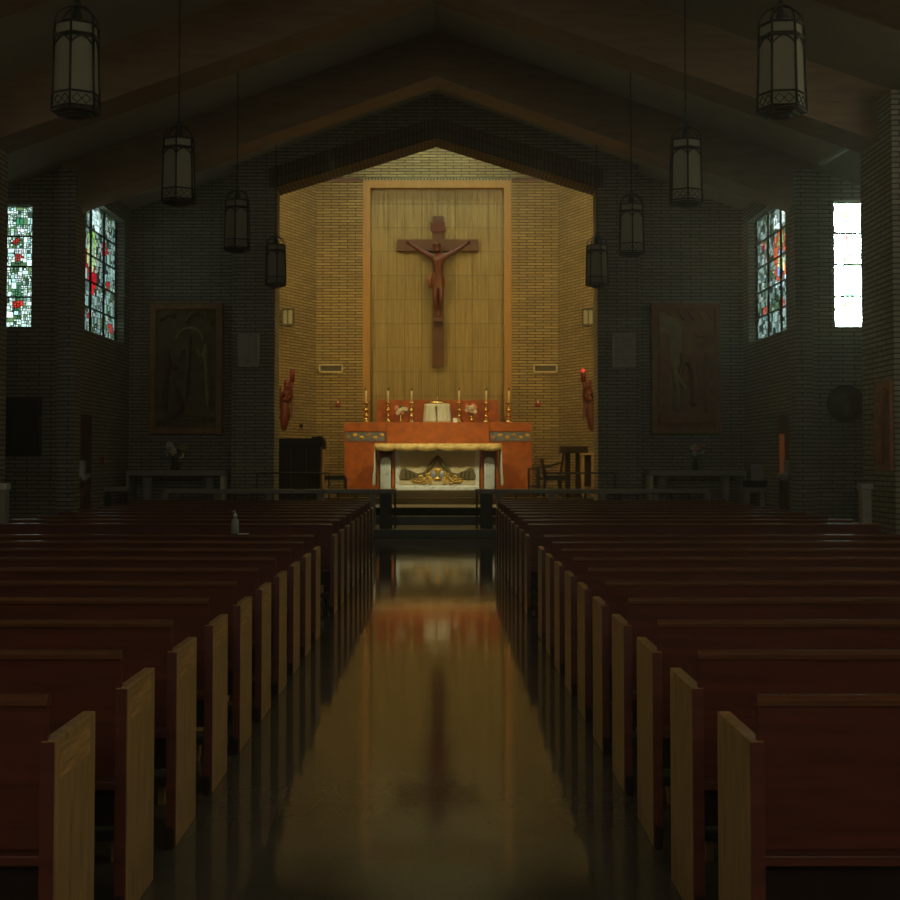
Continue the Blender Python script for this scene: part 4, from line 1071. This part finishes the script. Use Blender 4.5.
figure(r, [(206, 343), (207, 354), (207, 372), (208, 392), (208, 408), (200, 356), (197, 348)], 'relief_pale', 29.08, R_)
figure(r, [(168, 350), (168, 362), (167, 380), (166, 398), (166, 412), (174, 370), (178, 366)], 'relief_red', 29.08, R_)
figure(r, [(178, 388), (180, 397), (184, 408), (176, 416), (168, 420)], 'relief_red', 29.05, R_)
for (x0, y0, x1, y1) in ((186, 322, 200, 314), (200, 314, 212, 326), (160, 320, 176, 316), (158, 424, 216, 420)):
    p, p2 = pt(x0, y0, 29.1), pt(x1, y1, 29.1); MB().tube([(p[0], 29.1, p[1]), ((p[0]+p2[0])/2, 29.08, max(p[1], p2[1])+.04), (p2[0], 29.1, p2[1])], .05, 8).build('carved_ribbon', 'relief_gold', r, smooth=True)
x0, z0 = pt(190, 341, 29.1); MB().tube([(x0+.28*math.cos(t), 29.1, z0+.28*math.sin(t)) for t in [PI*j/12 for j in range(13)]], .03, 6).build('carved_halo', 'relief_pale', r, smooth=True)
r = framed(651, 722, 303, 434, 'brown carved relief of a bending robed figure above the right side altar', 'relief_brown')
A_ = lambda a, b: pt(a, b, 29.1)
MB().prism([A_(659, 311), A_(681, 321), A_(681, 375), A_(659, 405)], 29.05, 29.12).build('carved_side_wall', 'relief_pale', r)
x0, z0 = A_(664, 344)
MB().prism([A_(660, 400), A_(660, 333)] + [A_(664+6*math.cos(t)*1.0, 340-8*math.sin(t)) for t in [PI*.7-PI*.7*j/8 for j in range(9)]] + [A_(670, 395)], 29.02, 29.06).build('carved_doorway', 'relief_brown', r, bevel=.01)
for k in range(5): p, p2 = A_(668+k*10, 311), A_(676+k*9, 320); MB().tube([(p[0], 29.09, p[1]), (p2[0], 29.09, p2[1])], .03, 6).build('carved_roof_beam', 'relief_brown', r)
p, p2 = A_(680, 322), A_(716, 322); slat(MB(), (p[0], 29.09, p[1]), (p2[0], 29.09, p2[1]), .03, .03).build('carved_lintel', 'panel_frame', r)
figure(r, [(679, 354), (686, 356), (692, 368), (694, 388), (693, 408), (680, 372), (674, 384)], 'relief_brown', 29.03, [(.12, .08), (.15, .08), (.22, .09), (.22, .09), (.2, .08), .06, .05])
figure(r, [(672, 366), (674, 376), (676, 390), (676, 402), (675, 412), (682, 384), (686, 390)], 'relief_pale', 29.03, [(.07, .05), (.12, .06), (.15, .07), (.16, .07), (.14, .06), .05, .04])
figure(r, [(706, 352), (706, 362), (706, 380), (706, 400), (706, 414)], 'relief_brown', 29.06, R_)
p = A_(703, 332); MB().tube([(p[0]+.16*math.cos(t), 29.1, p[1]+.1*math.sin(t)) for t in [PI+PI*j/10 for j in range(11)]], .025, 6).build('carved_bowl', 'relief_brown', r, smooth=True)
B(A_(659, 420)[0], A_(716, 420)[0], 29.0, 29.12, A_(0, 424)[1], A_(0, 414)[1]).build('carved_ground', 'relief_brown', r, bevel=.03)

# ------------------------------------------------------------------ SIDE WALL THINGS
# left: television, font, alarm, pedestal, small table
xa, zt_ = pt(-6, 396.5, 24.5); xb, zb_ = pt(40.5, 456.5, 24.5)
r = empty('wall_screen', ((xa+xb)/2, 24.5, zb_), 'black rectangular screen on the brick wall below the left narrow window', 'screen')
B(xa, xb, 24.52, 24.6, zb_, zt_).build('housing', 'black', r, bevel=.01); B(xa+.04, xb-.04, 24.51, 24.52, zb_+.04, zt_-.04).build('screen', 'tv_black', r)
def wall_at(px, s):     # distance of the side wall at this column
    return (s*WX-CAMX)*1400/(px-CX)
for s, px, lab in ((-1, 80, 'small white holy water font on the left wall by the dark door'), (1, 793, 'small pale holy water font on the right wall by the glowing door')):
    D = wall_at(px, s) - (.25 if s < 0 else .35)
    if s < 0: D = 25.2
    else: D = 25.3
    z = pt(px, 478, D)[1]; x = s*(WX-.12)
    r = empty('holy_water_font', (x, D, z-.3), lab, 'font')
    MB().lathe([(.02, -.06), (.07, -.02), (.12, .05), (.13, .08), (.11, .08)], (x, D, z), 14).build('basin', 'grey_marble', r, smooth=True)
    B(min(x, s*WX)-.0, max(x, s*WX), D-.07, D+.07, z-.02, z+.32).build('back_plate', 'grey_marble', r, bevel=.02)
D = wall_at(101.5, -1); z = pt(101.5, 461, D)[1]
r = empty('fire_alarm', (-WX+.03, D, z-.07), 'small red fire alarm on the left wall beside the dark door', 'fire alarm')
B(-WX, -WX+.06, D-.07, D+.07, z-.08, z+.08).build('housing', 'red_plastic', r, bevel=.01); B(-WX+.06, -WX+.075, D-.03, D+.03, z-.02, z+.02).build('pull_handle', 'white_paint', r)
# low tables by the side altars
xa, zt_ = pt(104, 487, 27.2); xb, zb_ = pt(127, 491.5, 27.2)
r = empty('credence_table', ((xa+xb)/2, 27.3, 0), 'low grey marble topped table left of the left side altar', 'table')
B(xa, xb, 27.1, 27.5, zb_, zt_).build('table_top', 'grey_marble', r, bevel=.01)
for x in (xa+.03, xb-.08): B(x, x+.05, 27.15, 27.45, 0, zb_).build('leg', 'black_wood', r)
pr_ = MB()
for k in range(3): pr_.lathe([(.035, 0), (.035, .35+.04*k), (.01, .40+.04*k)], (xa+.28+.07*k-.2, 27.35, zt_), 10)
xa, zt_ = pt(743, 487.5, 27.2); xb, zb_ = pt(766, 492.2, 27.2)
r = empty('credence_table', ((xa+xb)/2, 27.3, 0), 'low grey marble topped table right of the right side altar', 'table')
B(xa, xb, 27.1, 27.5, zb_, zt_).build('table_top', 'grey_marble', r, bevel=.01)
for x in (xa+.03, xb-.12): B(x, x+.09, 27.15, 27.45, 0, zb_).build('leg', 'grey_marble', r)
zz = pt(750, 480.5, 27.2)[1]; tag(B(xa+.05, xb+.02, 27.15, 27.45, zt_, zz).build('black_box', 'black_wood', bevel=.01), 'black box on the low table right of the right side altar', 'box')
xc_, zc_ = pt(757, 479.5, 27.3); xd_, zd_ = pt(763, 464, 27.3)
r = empty('notice_board', (xc_, 27.3, zz), 'small pale board standing on the black box at right', 'board')
B(2*xc_-xd_, xd_, 27.28, 27.31, zz, zd_).build('board', 'grey_paint', r); B(xc_-.02, xc_+.02, 27.31, 27.42, zz, zz+.15).build('easel_foot', 'black_wood', r)
# right door's lit slot
D0, D1 = 25.95, 26.3
B(WX+.035, WX+.055, D0, D1, 1.15, 2.0).build('door_glass', 'amber_glow', bpy.data.objects['door_2'])
bpy.data.objects['door_2'].children[0]['label'] = 'amber lit door glass'
for dn, s, hy in (('door_1', -1, 25.4), ('door_2', 1, 25.5)):
    o = bpy.data.objects[dn]; x = s*(WX+.04)
    MB().tube([(x, hy, 1.02), (x-s*.06, hy, 1.02), (x-s*.06, hy+.12, 1.02)], .012, 6).build('door_handle', 'brass', o, smooth=True)
# round dark plaque on the right bay wall
xc_, zc_ = pt(847, 404, 24.45); R0 = .29
r = empty('round_plaque', (xc_, 24.5, zc_-R0), 'dark round plaque with a small figure below the blazing right window', 'plaque')
MB().tube([(xc_+R0*math.cos(t), 24.52, zc_+R0*math.sin(t)) for t in [2*PI*j/32 for j in range(32)]], .045, 8, close=True).build('rim', 'bronze_dark', r, smooth=True)
MB().prism([(xc_+R0*math.cos(2*PI*j/32), zc_+R0*math.sin(2*PI*j/32)) for j in range(32)], 24.54, 24.6).build('disc', 'bronze_dark', r)
MB().ball((xc_, 24.53, zc_+.12), .05, 10, 8).ball((xc_, 24.53, zc_-.06), .09, 10, 8, (.9, .5, 1.6)).build('relief_figure', 'vent_dark', r, smooth=True)
# pedestals at both sides
for s, px0, px1, D, lab in ((-1, -4, 6.5, 18.4, 'white stone pedestal at the left edge below the black screen'), (1, 861, 873.5, 18.4, 'pale stone pedestal at right beside the near brick pier')):
    xa, zt_ = pt(px0, 483.5, D); xb, zb_ = pt(px1, 490, D)
    r = empty('stone_pedestal', ((xa+xb)/2, D, 0), lab, 'pedestal')
    B(xa, xb, D, D+.2, zb_, zt_).build('capital', 'grey_marble' if s > 0 else 'white_paint', r, bevel=.015)
    B(xa+.02, xb-.02, D+.02, D+.18, .08, zb_).build('shaft', 'grey_marble', r, bevel=.01); B(xa-.01, xb+.01, D-.01, D+.21, 0, .08).build('plinth', 'grey_marble', r, bevel=.01)
# carved station on the near right pier
z0_, z1_ = pt(890, 471, 19.3)[1], pt(890, 381, 19.3)[1]
r = empty('carved_station', (6.24, 19.32, z0_), 'tall brown wood carving mounted on the near right brick pier', 'carving')
B(6.19, 6.248, 18.98, 19.66, z0_, z1_).build('board', 'relief_brown', r, bevel=.01)
V = [(6.15, 19.35, z0_+.98), (6.15, 19.35, z0_+.85), (6.14, 19.33, z0_+.58), (6.14, 19.3, z0_+.3), (6.15, 19.3, z0_+.06), (6.13, 19.45, z0_+.72), (6.12, 19.22, z0_+.64)]
skin('carved_figure', 'relief_brown', r, V, [(0, 1), (1, 2), (2, 3), (3, 4), (1, 5), (5, 6)], [.055, .07, .08, .08, .06, .035, .025])
slat(MB(), (6.15, 19.55, z0_+.2), (6.15, 19.08, z1_-.12), .02, .025).build('carved_beam', 'panel_frame', r)
# metal strip light in the right alcove roof
def under_roof(px, py):
    D = 23.5
    while D > 19.8:
        x, z = pt(px, py, D)
        if z < roof(x) - .06: break
        D -= .02
    return x, D, z
a_, b_ = under_roof(821, 163.5), under_roof(858, 142)
tag(slat(MB(), a_, b_, .035, .03).build('strip_fixture', 'white_paint'), 'thin metal strip fixture under the roof above the blazing right window', 'light fixture')

# hand sanitizer on a pew
x, z = pt(235.5, 533.5, 11.93); z = .912; y = 4.34+.891*9-.455
r = empty('sanitizer_bottle', (x, y, z), 'clear pump bottle of hand sanitizer standing on a left pew back', 'bottle')
MB().lathe([(.030, 0), (.033, .01), (.033, .10), (.026, .12), (.012, .135), (.012, .15)], (x, y, z), 16).build('bottle_body', 'clear_plastic', r, smooth=True)
MB().lathe([(.016, .145), (.016, .165), (.006, .17), (.006, .19)], (x, y, z), 12).tube([(x, y, z+.19), (x-.005, y-.01, z+.195), (x-.02, y-.03, z+.19)], .006, 6).build('pump', 'white_paint', r, smooth=True)
tag(B(x+.03, x+.115, y-.05, y+.03, z-.002, z+.006).build('paper_slip', 'white_paint'), 'small white slip lying on the pew back beside the sanitizer bottle', 'paper')

# ------------------------------------------------------------------ thin haze in the nave air
vm_ = bpy.data.materials.new('haze'); vm_.use_nodes = True; nt = vm_.node_tree; nt.nodes.clear()
vo = nt.nodes.new('ShaderNodeOutputMaterial'); vs = nt.nodes.new('ShaderNodeVolumeScatter')
vs.inputs['Color'].default_value = (1, .84, .60, 1); vs.inputs['Density'].default_value = .0095; vs.inputs['Anisotropy'].default_value = .7
nt.links.new(vs.outputs[0], vo.inputs['Volume']); MATS['haze'] = vm_
hz = B(-8.3, 8.3, -8.2, 28.3, .02, 9.3).build('haze', 'haze'); hz['kind'] = 'structure'
